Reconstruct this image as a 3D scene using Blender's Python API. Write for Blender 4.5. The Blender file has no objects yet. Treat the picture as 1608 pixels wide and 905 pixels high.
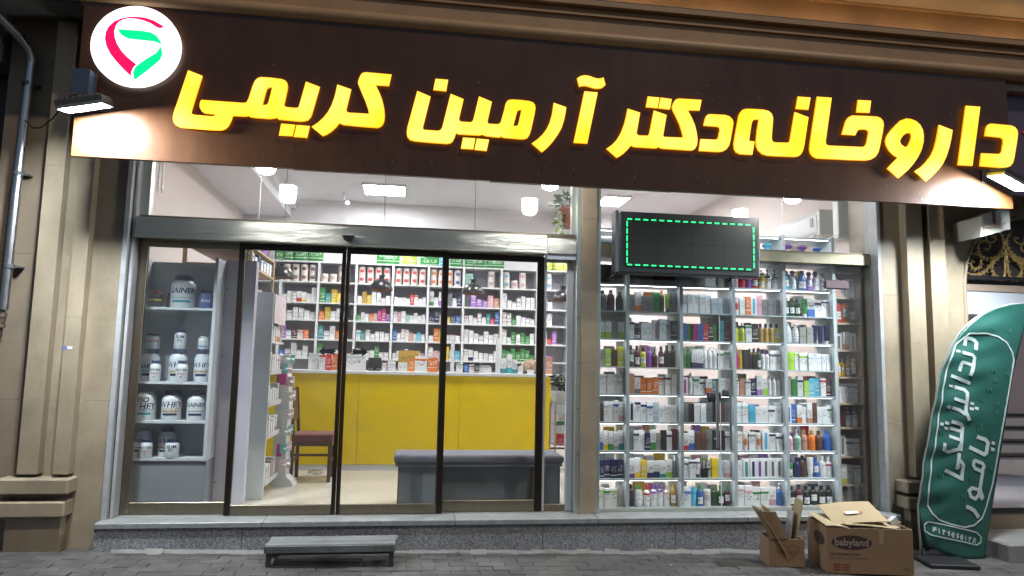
import bpy, bmesh, math, random
from mathutils import Vector, Matrix
random.seed(7)
R = math.radians
scene = bpy.context.scene
COL = scene.collection

# ---------------------------------------------------------------- camera
def cam_axes(yaw, pitch, roll):
    f = Vector((math.sin(yaw)*math.cos(pitch), math.cos(yaw)*math.cos(pitch), math.sin(pitch)))
    r = f.cross(Vector((0, 0, 1))).normalized(); u = r.cross(f)
    return r*math.cos(roll)+u*math.sin(roll), u*math.cos(roll)-r*math.sin(roll), f
cd = bpy.data.cameras.new("camera"); cam = bpy.data.objects.new("camera", cd); COL.objects.link(cam)
_r, _u, _f = cam_axes(.141, .109, .020)
cam.matrix_world = Matrix(((_r.x, _u.x, -_f.x, 0), (_r.y, _u.y, -_f.y, -6.251), (_r.z, _u.z, -_f.z, 1.262), (0, 0, 0, 1)))
cd.sensor_width = 36; cd.lens = 1115/1608*36; cd.clip_start = .05; cd.clip_end = 500
scene.camera = cam

# ---------------------------------------------------------------- night sky, faint street light, exposure
w = bpy.data.worlds.new("World"); scene.world = w; w.use_nodes = True
nt = w.node_tree; bg = nt.nodes["Background"]
sky = nt.nodes.new("ShaderNodeTexSky"); sky.sky_type = 'NISHITA'; sky.sun_disc = False
sky.sun_elevation = R(53); sky.sun_rotation = R(180-33)
nt.links.new(sky.outputs[0], bg.inputs[0]); bg.inputs[1].default_value = .038
sl = bpy.data.lights.new("sun", 'SUN'); sl.energy = 1.1; sl.angle = R(1.6); sl.color = (1, .86, .68)
so = bpy.data.objects.new("sun", sl); COL.objects.link(so)
so.rotation_euler = (R(37), 0, R(33))
scene.view_settings.view_transform = 'Standard'; scene.view_settings.look = 'None'
scene.view_settings.exposure = 0; scene.view_settings.gamma = 1
scene.cycles.use_denoising = True
scene.cycles.adaptive_threshold = .02; scene.cycles.max_bounces = 6; scene.cycles.transparent_max_bounces = 16
scene.cycles.caustics_reflective = False; scene.cycles.caustics_refractive = False
scene.cycles.sample_clamp_indirect = 6

# lamp strengths (radiance of the glowing faces)
E_FLOOD, E_PANEL, E_STRIP, E_GLOBE, E_COVE = 950, 70, 17, 85, 11

# ---------------------------------------------------------------- materials
MATS = {}
def nn(t, ty, **kw):
    n = t.nodes.new(ty)
    for k, v in kw.items(): setattr(n, k, v)
    return n
def pbr(name, col, rough=.5, metal=0., var=.0, scale=6., bump=0., bscale=None, col2=None, spec=.5, coat=0., stretch=None):
    if name in MATS: return MATS[name]
    m = bpy.data.materials.new(name); m.use_nodes = True; t = m.node_tree; L = t.links.new
    b = t.nodes["Principled BSDF"]
    b.inputs["Base Color"].default_value = (*col, 1); b.inputs["Roughness"].default_value = rough
    b.inputs["Metallic"].default_value = metal; b.inputs["Specular IOR Level"].default_value = spec
    if coat: b.inputs["Coat Weight"].default_value = coat
    if var or bump:
        tc = nn(t, "ShaderNodeTexCoord"); src = tc.outputs["Object"]
        if stretch:
            mp = nn(t, "ShaderNodeMapping"); mp.inputs["Scale"].default_value = stretch; L(src, mp.inputs[0]); src = mp.outputs[0]
    if var:
        n1 = nn(t, "ShaderNodeTexNoise"); n1.inputs["Scale"].default_value = scale; n1.inputs["Detail"].default_value = 6
        n1.inputs["Roughness"].default_value = .65; L(src, n1.inputs["Vector"])
        rp = nn(t, "ShaderNodeValToRGB"); rp.color_ramp.elements[0].position = .3; rp.color_ramp.elements[1].position = .7
        c2 = col2 or tuple(c*(1-var) for c in col)
        rp.color_ramp.elements[0].color = (*c2, 1); rp.color_ramp.elements[1].color = (*col, 1)
        L(n1.outputs[0], rp.inputs[0]); L(rp.outputs[0], b.inputs["Base Color"])
        ma = nn(t, "ShaderNodeMath", operation='MULTIPLY_ADD'); ma.inputs[1].default_value = .25; ma.inputs[2].default_value = max(rough-.12, .02)
        L(n1.outputs[0], ma.inputs[0]); L(ma.outputs[0], b.inputs["Roughness"])
    if bump:
        n2 = nn(t, "ShaderNodeTexNoise"); n2.inputs["Scale"].default_value = bscale or scale*6; n2.inputs["Detail"].default_value = 5
        L(src, n2.inputs["Vector"])
        bp = nn(t, "ShaderNodeBump"); bp.inputs["Strength"].default_value = bump; bp.inputs["Distance"].default_value = .01
        L(n2.outputs[0], bp.inputs["Height"]); L(bp.outputs[0], b.inputs["Normal"])
    MATS[name] = m; return m
def emit(name, col, s):
    m = bpy.data.materials.new(name); m.use_nodes = True; t = m.node_tree
    b = t.nodes["Principled BSDF"]; b.inputs["Base Color"].default_value = (*[min(c, .8) for c in col], 1)
    b.inputs["Emission Color"].default_value = (*col, 1); b.inputs["Emission Strength"].default_value = s
    b.inputs["Roughness"].default_value = .4
    MATS[name] = m; return m
def speckle(name, cols, scale, rough=.3):
    m = bpy.data.materials.new(name); m.use_nodes = True; t = m.node_tree; L = t.links.new
    b = t.nodes["Principled BSDF"]; tc = nn(t, "ShaderNodeTexCoord")
    v = nn(t, "ShaderNodeTexVoronoi"); v.inputs["Scale"].default_value = scale; L(tc.outputs["Object"], v.inputs["Vector"])
    sp = nn(t, "ShaderNodeSeparateColor"); L(v.outputs["Color"], sp.inputs[0])
    rp = nn(t, "ShaderNodeValToRGB"); rp.color_ramp.interpolation = 'CONSTANT'
    el = rp.color_ramp.elements; el[0].color = (*cols[0], 1); el[0].position = 0
    el[1].color = (*cols[1], 1); el[1].position = .3
    for i, c in enumerate(cols[2:]):
        e = el.new(.55+.2*i); e.color = (*c, 1)
    L(sp.outputs[0], rp.inputs[0])
    n = nn(t, "ShaderNodeTexNoise"); n.inputs["Scale"].default_value = 3; n.inputs["Detail"].default_value = 5; L(tc.outputs["Object"], n.inputs["Vector"])
    mx = nn(t, "ShaderNodeMix", data_type='RGBA', blend_type='MULTIPLY'); mx.inputs[0].default_value = .5
    L(rp.outputs[0], mx.inputs[6]); L(n.outputs[0], mx.inputs[7]); L(mx.outputs[2], b.inputs["Base Color"])
    b.inputs["Roughness"].default_value = rough
    MATS[name] = m; return m
def glass(name, tint=(.97, .98, .977), k=1.7, haze=.014):
    m = bpy.data.materials.new(name); m.use_nodes = True; t = m.node_tree; L = t.links.new
    t.nodes.remove(t.nodes["Principled BSDF"]); out = t.nodes["Material Output"]
    tr = nn(t, "ShaderNodeBsdfTransparent"); tr.inputs[0].default_value = (*tint, 1)
    gl = nn(t, "ShaderNodeBsdfGlossy"); gl.inputs["Roughness"].default_value = .004
    fr = nn(t, "ShaderNodeFresnel"); fr.inputs[0].default_value = 1.5
    ge = nn(t, "ShaderNodeNewGeometry")
    inv = nn(t, "ShaderNodeMath", operation='SUBTRACT'); inv.inputs[0].default_value = 1; L(ge.outputs["Backfacing"], inv.inputs[1])
    mu = nn(t, "ShaderNodeMath", operation='MULTIPLY'); L(fr.outputs[0], mu.inputs[0]); L(inv.outputs[0], mu.inputs[1])
    m2 = nn(t, "ShaderNodeMath", operation='MULTIPLY', use_clamp=True); m2.inputs[1].default_value = k; L(mu.outputs[0], m2.inputs[0])
    mx = nn(t, "ShaderNodeMixShader"); L(m2.outputs[0], mx.inputs[0]); L(tr.outputs[0], mx.inputs[1]); L(gl.outputs[0], mx.inputs[2])
    df = nn(t, "ShaderNodeBsdfDiffuse"); df.inputs[0].default_value = (.8, .8, .8, 1)
    tc = nn(t, "ShaderNodeTexCoord"); nz = nn(t, "ShaderNodeTexNoise"); nz.inputs["Scale"].default_value = 2.6; nz.inputs["Detail"].default_value = 7; nz.inputs["Distortion"].default_value = 1.2
    L(tc.outputs["Object"], nz.inputs["Vector"])
    sm_ = nn(t, "ShaderNodeMapRange"); sm_.inputs[1].default_value = .4; sm_.inputs[2].default_value = .8; sm_.inputs[3].default_value = haze*.5; sm_.inputs[4].default_value = haze*2; L(nz.outputs[0], sm_.inputs[0])
    m3 = nn(t, "ShaderNodeMixShader"); L(sm_.outputs[0], m3.inputs[0]); L(mx.outputs[0], m3.inputs[1]); L(df.outputs[0], m3.inputs[2])
    L(m3.outputs[0], out.inputs[0])
    MATS[name] = m; return m
def printed(name, kind, rough=.45):
    """printed packaging: the object's own colour is the accent, Generated coordinates place the print"""
    m = bpy.data.materials.new(name); m.use_nodes = True; t = m.node_tree; L = t.links.new
    b = t.nodes["Principled BSDF"]; b.inputs["Roughness"].default_value = rough
    oi = nn(t, "ShaderNodeObjectInfo"); tc = nn(t, "ShaderNodeTexCoord"); s = nn(t, "ShaderNodeSeparateXYZ"); L(tc.outputs["Generated"], s.inputs[0])
    X, Z, RND = s.outputs[0], s.outputs[2], oi.outputs["Random"]
    def mt(op, a, c, d=None):
        n = nn(t, "ShaderNodeMath", operation=op)
        for i, q in enumerate((a, c, d)):
            if q is None: continue
            if isinstance(q, (int, float)): n.inputs[i].default_value = q
            else: L(q, n.inputs[i])
        return n.outputs[0]
    def rng(v, lo, hi): return mt('MULTIPLY', mt('GREATER_THAN', v, lo), mt('LESS_THAN', v, hi))
    def mixc(f, a, c):
        n = nn(t, "ShaderNodeMix", data_type='RGBA'); L(f, n.inputs[0])
        for i, q in ((6, a), (7, c)):
            if isinstance(q, tuple): n.inputs[i].default_value = (*q, 1)
            else: L(q, n.inputs[i])
        return n.outputs[2]
    acc = oi.outputs["Color"]; white = (.74, .75, .76)
    shift = mt('MULTIPLY_ADD', RND, .22, -.11)
    Zs = mt('ADD', Z, shift)
    rows = mt('FLOOR', mt('MULTIPLY', Z, 14), 0)
    cmb = nn(t, "ShaderNodeCombineXYZ"); L(mt('MULTIPLY', X, 9), cmb.inputs[0]); L(mt('MULTIPLY', rows, 3.7), cmb.inputs[1]); L(mt('MULTIPLY', RND, 50), cmb.inputs[2])
    nz = nn(t, "ShaderNodeTexNoise"); nz.inputs["Scale"].default_value = 1.0; nz.inputs["Detail"].default_value = 0; L(cmb.outputs[0], nz.inputs["Vector"])
    line = mt('MULTIPLY', mt('GREATER_THAN', mt('FRACT', mt('MULTIPLY', Z, 14), 0), .45), mt('GREATER_THAN', nz.outputs[0], .52))
    txt = mt('MULTIPLY', mt('MULTIPLY', line, rng(Zs, .38, .74)), rng(X, .12, .88))
    dark = nn(t, "ShaderNodeMix", data_type='RGBA', blend_type='MULTIPLY'); dark.inputs[0].default_value = 1; L(acc, dark.inputs[6]); dark.inputs[7].default_value = (.35, .35, .38, 1)
    dk = dark.outputs[2]
    if kind == 'lines':      # white, accent band near the top, small print
        c = mixc(rng(Zs, .74, .86), white, acc); c = mixc(txt, c, dk)
    elif kind == 'block':    # white with an accent foot
        c = mixc(mt('LESS_THAN', Zs, .34), white, acc); c = mixc(txt, c, dk)
    elif kind == 'full':     # accent all over with pale lettering
        c = mixc(txt, acc, (.7, .7, .68)); c = mixc(rng(Zs, .2, .25), c, (.65, .65, .62))
    elif kind == 'stripe':   # upright accent panel
        c = mixc(mt('MULTIPLY', rng(X, .3, .72), rng(Z, .06, .86)), white, acc)
    elif kind == 'label':    # accent with a white label
        c = mixc(mt('MULTIPLY', rng(Zs, .22, .62), rng(X, .1, .9)), acc, white); c = mixc(mt('MULTIPLY', line, rng(Zs, .3, .55)), c, dk)
    elif kind == 'plain':
        c = mixc(mt('MULTIPLY', line, rng(Zs, .5, .64)), acc, dk)
    elif kind == 'can':      # tin: pale body, coloured oval label, metal rims
        v = mt('ADD', mt('POWER', mt('MULTIPLY', mt('SUBTRACT', X, .5), 2.6), 2), mt('POWER', mt('MULTIPLY', mt('SUBTRACT', Z, .5), 3.6), 2))
        c = mixc(mt('LESS_THAN', v, .6), (.66, .58, .55), acc); c = mixc(mt('GREATER_THAN', Z, .93), c, (.75, .75, .75)); c = mixc(txt, c, (.25, .18, .16))
    L(c, b.inputs["Base Color"])
    MATS[name] = m; return m

stone = pbr("stone_beige", (.35, .29, .205), .42, var=.32, scale=2.4, bump=.06, bscale=40)
def streaks(m, amt, sc=(7, 7, .55)):      # rain runs and grime on an upright surface
    t = m.node_tree; L = t.links.new; b = t.nodes["Principled BSDF"]; src = b.inputs["Base Color"].links[0].from_socket
    g_ = nn(t, "ShaderNodeNewGeometry"); mp = nn(t, "ShaderNodeMapping"); mp.inputs["Scale"].default_value = sc; L(g_.outputs["Position"], mp.inputs[0])
    n = nn(t, "ShaderNodeTexNoise"); n.inputs["Scale"].default_value = 1.6; n.inputs["Detail"].default_value = 7; n.inputs["Roughness"].default_value = .7; L(mp.outputs[0], n.inputs["Vector"])
    r = nn(t, "ShaderNodeMapRange"); r.inputs[1].default_value = .42; r.inputs[2].default_value = .72; r.inputs[3].default_value = 0; r.inputs[4].default_value = amt; L(n.outputs[0], r.inputs[0])
    mx = nn(t, "ShaderNodeMix", data_type='RGBA', blend_type='MULTIPLY'); L(r.outputs[0], mx.inputs[0]); L(src, mx.inputs[6]); mx.inputs[7].default_value = (.42, .36, .30, 1); L(mx.outputs[2], b.inputs["Base Color"])
streaks(stone, .38, (2.2, 2.2, .9))
stone_b = pbr("stone_brown", (.24, .19, .135), .5, var=.3, scale=3, bump=.08)
marble = pbr("sill_marble", (.28, .295, .295), .4, var=.4, scale=14, bump=.04)
granite = speckle("granite_speckled", [(.17, .18, .20), (.33, .345, .37), (.44, .45, .47), (.26, .27, .29)], 120)
steel = pbr("brushed_steel", (.56, .59, .53), .33, .78, var=.05, scale=3)
headsteel = pbr("header_steel", (.56, .58, .52), .30, .85, bump=.4, bscale=9, stretch=(.12, 1, 50))
bronze = pbr("bronze_steel", (.30, .255, .19), .36, 1., var=.2, scale=4, stretch=(14, 14, 1))
shadebronze = pbr("backlit_bronze", (.026, .019, .015), .3, .5)  # frame metal of the stiles, its backlit shade put into the colour
white = pbr("white_laminate", (.70, .72, .73), .4, var=.06, scale=2)
pale = pbr("pale_laminate", (.68, .76, .80), .38, var=.06, scale=2)
outtrim = pbr("outdoor_trim", (.38, .39, .40), .45, var=.25, scale=9)
whitetrim = pbr("white_trim", (.62, .64, .66), .4, var=.12, scale=9)
signm = pbr("sign_board", (.085, .034, .012), .30, .0, var=.25, scale=1.2, spec=.5)
streaks(signm, .5, (3, 3, .6))
plaster = pbr("white_plaster", (.74, .72, .74), .7, var=.04, scale=1.5)
ceilm = pbr("ceiling_paint", (.76, .75, .79), .75, var=.03, scale=1.2)
pinkwall = pbr("warm_plaster", (.66, .58, .55), .7, var=.05, scale=1.5)
black = pbr("black_plastic", (.015, .015, .017), .4)
dgrey = pbr("dark_grey", (.07, .075, .08), .5, var=.2)
lampblack = pbr("lamp_black", (.016, .015, .016), .28)
coppery = pbr("lamp_copper", (.35, .16, .07), .35, .6)
chrome = pbr("galvanised", (.55, .56, .58), .3, 1., var=.15, scale=6)
wood_dark = pbr("dark_wood", (.10, .045, .025), .4, var=.35, scale=5, stretch=(1, 1, .2))
wood_brown = pbr("brown_veneer", (.46, .345, .26), .45, var=.3, scale=4, stretch=(.3, 1, 3))
card = pbr("cardboard", (.27, .17, .095), .8, var=.16, scale=7, bump=.05, bscale=60)
card_l = pbr("cardboard_pale", (.40, .31, .18), .8, var=.12, scale=6, bump=.05, bscale=60)
yellow = pbr("yellow_panel", (.80, .585, .004), .33, var=.05, scale=1.3)
cushion = pbr("cushion_fabric", (.16, .16, .195), .85, var=.15, scale=20, bump=.15, bscale=220)
seatfab = pbr("seat_fabric", (.17, .06, .05), .9, var=.25, scale=22, bump=.15)
greyp = pbr("grey_panel", (.20, .22, .25), .45, var=.08, scale=3)
tile = pbr("floor_tile", (.58, .54, .46), .3, var=.1, scale=26)
asph = pbr("asphalt", (.07, .068, .066), .85, var=.4, scale=12, bump=.2)
concrete = pbr("concrete", (.22, .215, .205), .8, var=.35, scale=6, bump=.12)
gold = pbr("gold_leaf", (.66, .45, .17), .4, .45, var=.3, scale=14)
leafm = pbr("leaf_green", (.07, .20, .05), .5, var=.4, scale=9)
leaf2 = pbr("leaf_lime", (.30, .42, .05), .5, var=.3, scale=9)
leafd = pbr("leaf_dark", (.025, .07, .028), .45, var=.4, scale=9)
terra = pbr("red_pot", (.33, .09, .06), .55, var=.1)
glz = glass("window_glass"); glz2 = glass("door_glass", (.955, .97, .965), 1.7)
cabglass = glass("shelf_glass", (.90, .95, .94), 1.2)
flood_e = emit("flood_face", (.86, .94, 1.0), E_FLOOD)
panel_e = emit("ceiling_panel_face", (1, .985, 1.0), E_PANEL)
strip_e = emit("led_strip_face", (.95, .98, 1.0), E_STRIP)
globe_e = emit("globe_glass", (1, .98, .97), E_GLOBE)
cove_e = emit("cove_strip_face", (1, .72, .43), E_COVE)
face_e = emit("letter_face", (1.0, .80, .05), 1.5)
side_e = emit("letter_side", (1.0, .38, .01), 1.3)
def uneven(m, c1, c2, scale):      # lamps behind the acrylic are brighter in places
    t = m.node_tree; b = t.nodes["Principled BSDF"]; tc = nn(t, "ShaderNodeNewGeometry"); n = nn(t, "ShaderNodeTexNoise"); n.inputs["Scale"].default_value = scale; n.inputs["Detail"].default_value = 2
    t.links.new(tc.outputs["Position"], n.inputs["Vector"]); r = nn(t, "ShaderNodeValToRGB"); e = r.color_ramp.elements
    e[0].position = .38; e[0].color = (*c1, 1); e[1].position = .66; e[1].color = (*c2, 1); t.links.new(n.outputs[0], r.inputs[0]); t.links.new(r.outputs[0], b.inputs["Emission Color"])
uneven(face_e, (1.0, .66, .012), (1.0, .84, .13), 2.2)
disc_e = emit("emblem_face", (.97, .97, 1.0), 1.9)
red_e = emit("emblem_red", (.85, .004, .10), 1.0)
grn_e = emit("emblem_green", (.0, .90, .28), 1.0)
led_e = emit("led_green", (.03, .95, .28), 1.6)
for m_ in (disc_e, red_e, grn_e, led_e): m_.cycles.emission_sampling = 'NONE'
cart = {k: printed("carton_"+k, k) for k in ('lines', 'block', 'full', 'stripe', 'label', 'plain')}
plas = {k: printed("plastic_"+k, k2, .25) for k, k2 in (('plain', 'plain'), ('label', 'label'), ('white', 'lines'))}
tinm = printed("tin_print", 'can', .3)
tint = printed("object_colour", 'plain', .35)

# ---------------------------------------------------------------- mesh helpers
class MB:
    def __init__(s): s.v = []; s.f = []; s.m = []
    def add(s, vs, fs, mi=0):
        o = len(s.v); s.v += [tuple(q) for q in vs]; s.f += [tuple(o+i for i in f) for f in fs]; s.m += [mi]*len(fs); return s
    def box(s, x0, x1, y0, y1, z0, z1, mi=0):
        return s.add([(x0, y0, z0), (x1, y0, z0), (x1, y1, z0), (x0, y1, z0), (x0, y0, z1), (x1, y0, z1), (x1, y1, z1), (x0, y1, z1)],
                     [(0, 3, 2, 1), (4, 5, 6, 7), (0, 1, 5, 4), (1, 2, 6, 5), (2, 3, 7, 6), (3, 0, 4, 7)], mi)
    def obox(s, c, ax, ay, az, mi=0):
        """box round c with half-axis vectors ax, ay, az"""
        c, ax, ay, az = map(Vector, (c, ax, ay, az))
        return s.add([c+ax*i+ay*j+az*k for k in (-1, 1) for i, j in ((-1, -1), (1, -1), (1, 1), (-1, 1))],
                     [(0, 3, 2, 1), (4, 5, 6, 7), (0, 1, 5, 4), (1, 2, 6, 5), (2, 3, 7, 6), (3, 0, 4, 7)], mi)
    def lathe(s, prof, n=16, c=(0, 0, 0), mi=0, cap=True):
        vs = [(c[0]+r*math.cos(2*math.pi*i/n), c[1]+r*math.sin(2*math.pi*i/n), c[2]+z) for r, z in prof for i in range(n)]
        fs = [(j*n+i, j*n+(i+1) % n, (j+1)*n+(i+1) % n, (j+1)*n+i) for j in range(len(prof)-1) for i in range(n)]
        if cap: fs += [tuple(range(n-1, -1, -1)), tuple((len(prof)-1)*n+i for i in range(n))]
        return s.add(vs, fs, mi)
    def tube(s, pts, r, n=8, mi=0, cap=True, closed=False):
        pts = [Vector(p) for p in pts]; k = len(pts); vs = []; up = Vector((.31, .17, .93)).normalized()
        for i, p in enumerate(pts):
            d = (pts[min(i+1, k-1)]-pts[max(i-1, 0)]).normalized()
            a = d.cross(up)
            if a.length < 1e-3: a = d.cross(Vector((1, 0, 0)))
            a.normalize(); b = d.cross(a).normalized()
            rr = r[i] if isinstance(r, (list, tuple)) else r
            vs += [p+(a*math.cos(2*math.pi*j/n)+b*math.sin(2*math.pi*j/n))*rr for j in range(n)]
        fs = [(i*n+j, (i+1)*n+j, (i+1)*n+(j+1) % n, i*n+(j+1) % n) for i in range(k-1) for j in range(n)]
        if cap: fs += [tuple(range(n)), tuple((k-1)*n+j for j in range(n-1, -1, -1))]
        return s.add(vs, fs, mi)
    def prism(s, poly, fn, t0, t1, mi=0, side=None):
        """polygon (convex or not, no holes) swept from t0 to t1; fn(a, b, t) -> point"""
        n = len(poly)
        vs = [fn(a, b, t0) for a, b in poly]+[fn(a, b, t1) for a, b in poly]
        s.add(vs, [tuple(range(n)), tuple(range(2*n-1, n-1, -1))], mi)
        return s.add(vs, [(i, n+i, n+(i+1) % n, (i+1) % n) for i in range(n)], mi if side is None else side)
    def build(s, name, mats, parent=None, smooth=False, bevel=0., segs=1, tri=False, local=False):
        me = bpy.data.meshes.new(name); off = Vector((0, 0, 0)) if local else parent_world(parent)
        me.from_pydata([(a-off.x, b-off.y, c-off.z) for a, b, c in s.v], [], s.f)
        mats = mats if isinstance(mats, (list, tuple)) else [mats]
        for m in mats: me.materials.append(m)
        if len(mats) > 1: me.polygons.foreach_set("material_index", s.m)
        bm = bmesh.new(); bm.from_mesh(me); bmesh.ops.recalc_face_normals(bm, faces=bm.faces)
        if tri: bmesh.ops.triangulate(bm, faces=[f for f in bm.faces if len(f.verts) > 4])
        bm.to_mesh(me); bm.free()
        if smooth:
            me.polygons.foreach_set("use_smooth", [True]*len(me.polygons)); me.set_sharp_from_angle(angle=R(40))
        o = bpy.data.objects.new(name, me); COL.objects.link(o); o.parent = parent
        if bevel:
            b = o.modifiers.new("bevel", 'BEVEL'); b.width = bevel; b.segments = segs; b.limit_method = 'ANGLE'
        return o
def parent_world(p):
    v = Vector((0, 0, 0))
    while p is not None: v = v+p.location; p = p.parent
    return v
def tag(o, label=None, cat=None, group=None, kind=None):
    if label: o["label"] = label
    if cat: o["category"] = cat
    if group: o["group"] = group
    if kind: o["kind"] = kind
    return o
def thing(name, loc, label, cat, group=None):
    o = bpy.data.objects.new(name, None); COL.objects.link(o); o.location = loc; o.empty_display_size = .1
    return tag(o, label, cat, group, "thing")
def bx(name, mat, parent, *b, bevel=0., **kw): return MB().box(*b).build(name, mat, parent, bevel=bevel, **kw)
def copy_tree(o, loc, label=None, parent=None):
    c = o.copy(); COL.objects.link(c); c.parent = parent
    if loc is not None: c.location = loc
    if label: c["label"] = label
    for ch in [q for q in KIDS.get(o.name, [])]: copy_tree(ch, None, None, c)
    return c
KIDS = {}
def note_kids(root):
    KIDS.clear()
    for o in COL.objects:
        if o.parent: KIDS.setdefault(o.parent.name, []).append(o)
def text_mesh(body, size=1., shear=0., off=0.):
    cu = bpy.data.curves.new("lettering", 'FONT'); cu.body = body; cu.size = size; cu.shear = shear; cu.offset = off
    cu.align_x = 'CENTER'; cu.align_y = 'CENTER'; cu.resolution_u = 3
    ob = bpy.data.objects.new("lettering", cu); me = bpy.data.meshes.new_from_object(ob)
    v = [tuple(q.co) for q in me.vertices]; f = [tuple(p.vertices) for p in me.polygons]
    bpy.data.objects.remove(ob); bpy.data.meshes.remove(me); bpy.data.curves.remove(cu)
    return v, f
def text_obj(body, fn, mat, parent, size=1., shear=0., off=0., name="lettering"):
    v, f = text_mesh(body, size, shear, off)
    m = MB(); m.add([fn(a, b) for a, b, c in v], f); return m.build(name, mat, parent)
def ribbon(m, pts, wd, fn, t0, t1):
    """flat stroke of width wd along pts, thickened from t0 to t1, mitred"""
    P = [Vector(p).to_2d() for p in pts]; L = []; Rr = []
    for i, p in enumerate(P):
        a = (p-P[i-1]).normalized() if i else None; b = (P[i+1]-p).normalized() if i < len(P)-1 else None
        if a is None: a = b
        if b is None: b = a
        t = (a+b); t = t.normalized() if t.length > .2 else a
        nrm = Vector((-t.y, t.x)); k = min(1/max(.5, abs(t.dot(a))), 1.6)*wd/2
        L.append(p+nrm*k); Rr.append(p-nrm*k)
    for i in range(len(P)-1):
        q = [L[i], L[i+1], Rr[i+1], Rr[i]]
        vs = [fn(a.x, a.y, t0) for a in q]+[fn(a.x, a.y, t1) for a in q]
        m.add(vs, [(0, 1, 2, 3), (7, 6, 5, 4), (0, 4, 5, 1), (1, 5, 6, 2), (2, 6, 7, 3), (3, 7, 4, 0)])
def SZ(x): return -.25-.0165*x          # the pavement falls to the right
ORD = ['zeroth', 'first', 'second', 'third', 'fourth', 'fifth', 'sixth', 'seventh', 'eighth', 'ninth', 'tenth', 'eleventh', 'twelfth', 'thirteenth', 'fourteenth', 'fifteenth', 'sixteenth', 'seventeenth', 'eighteenth']
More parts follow.
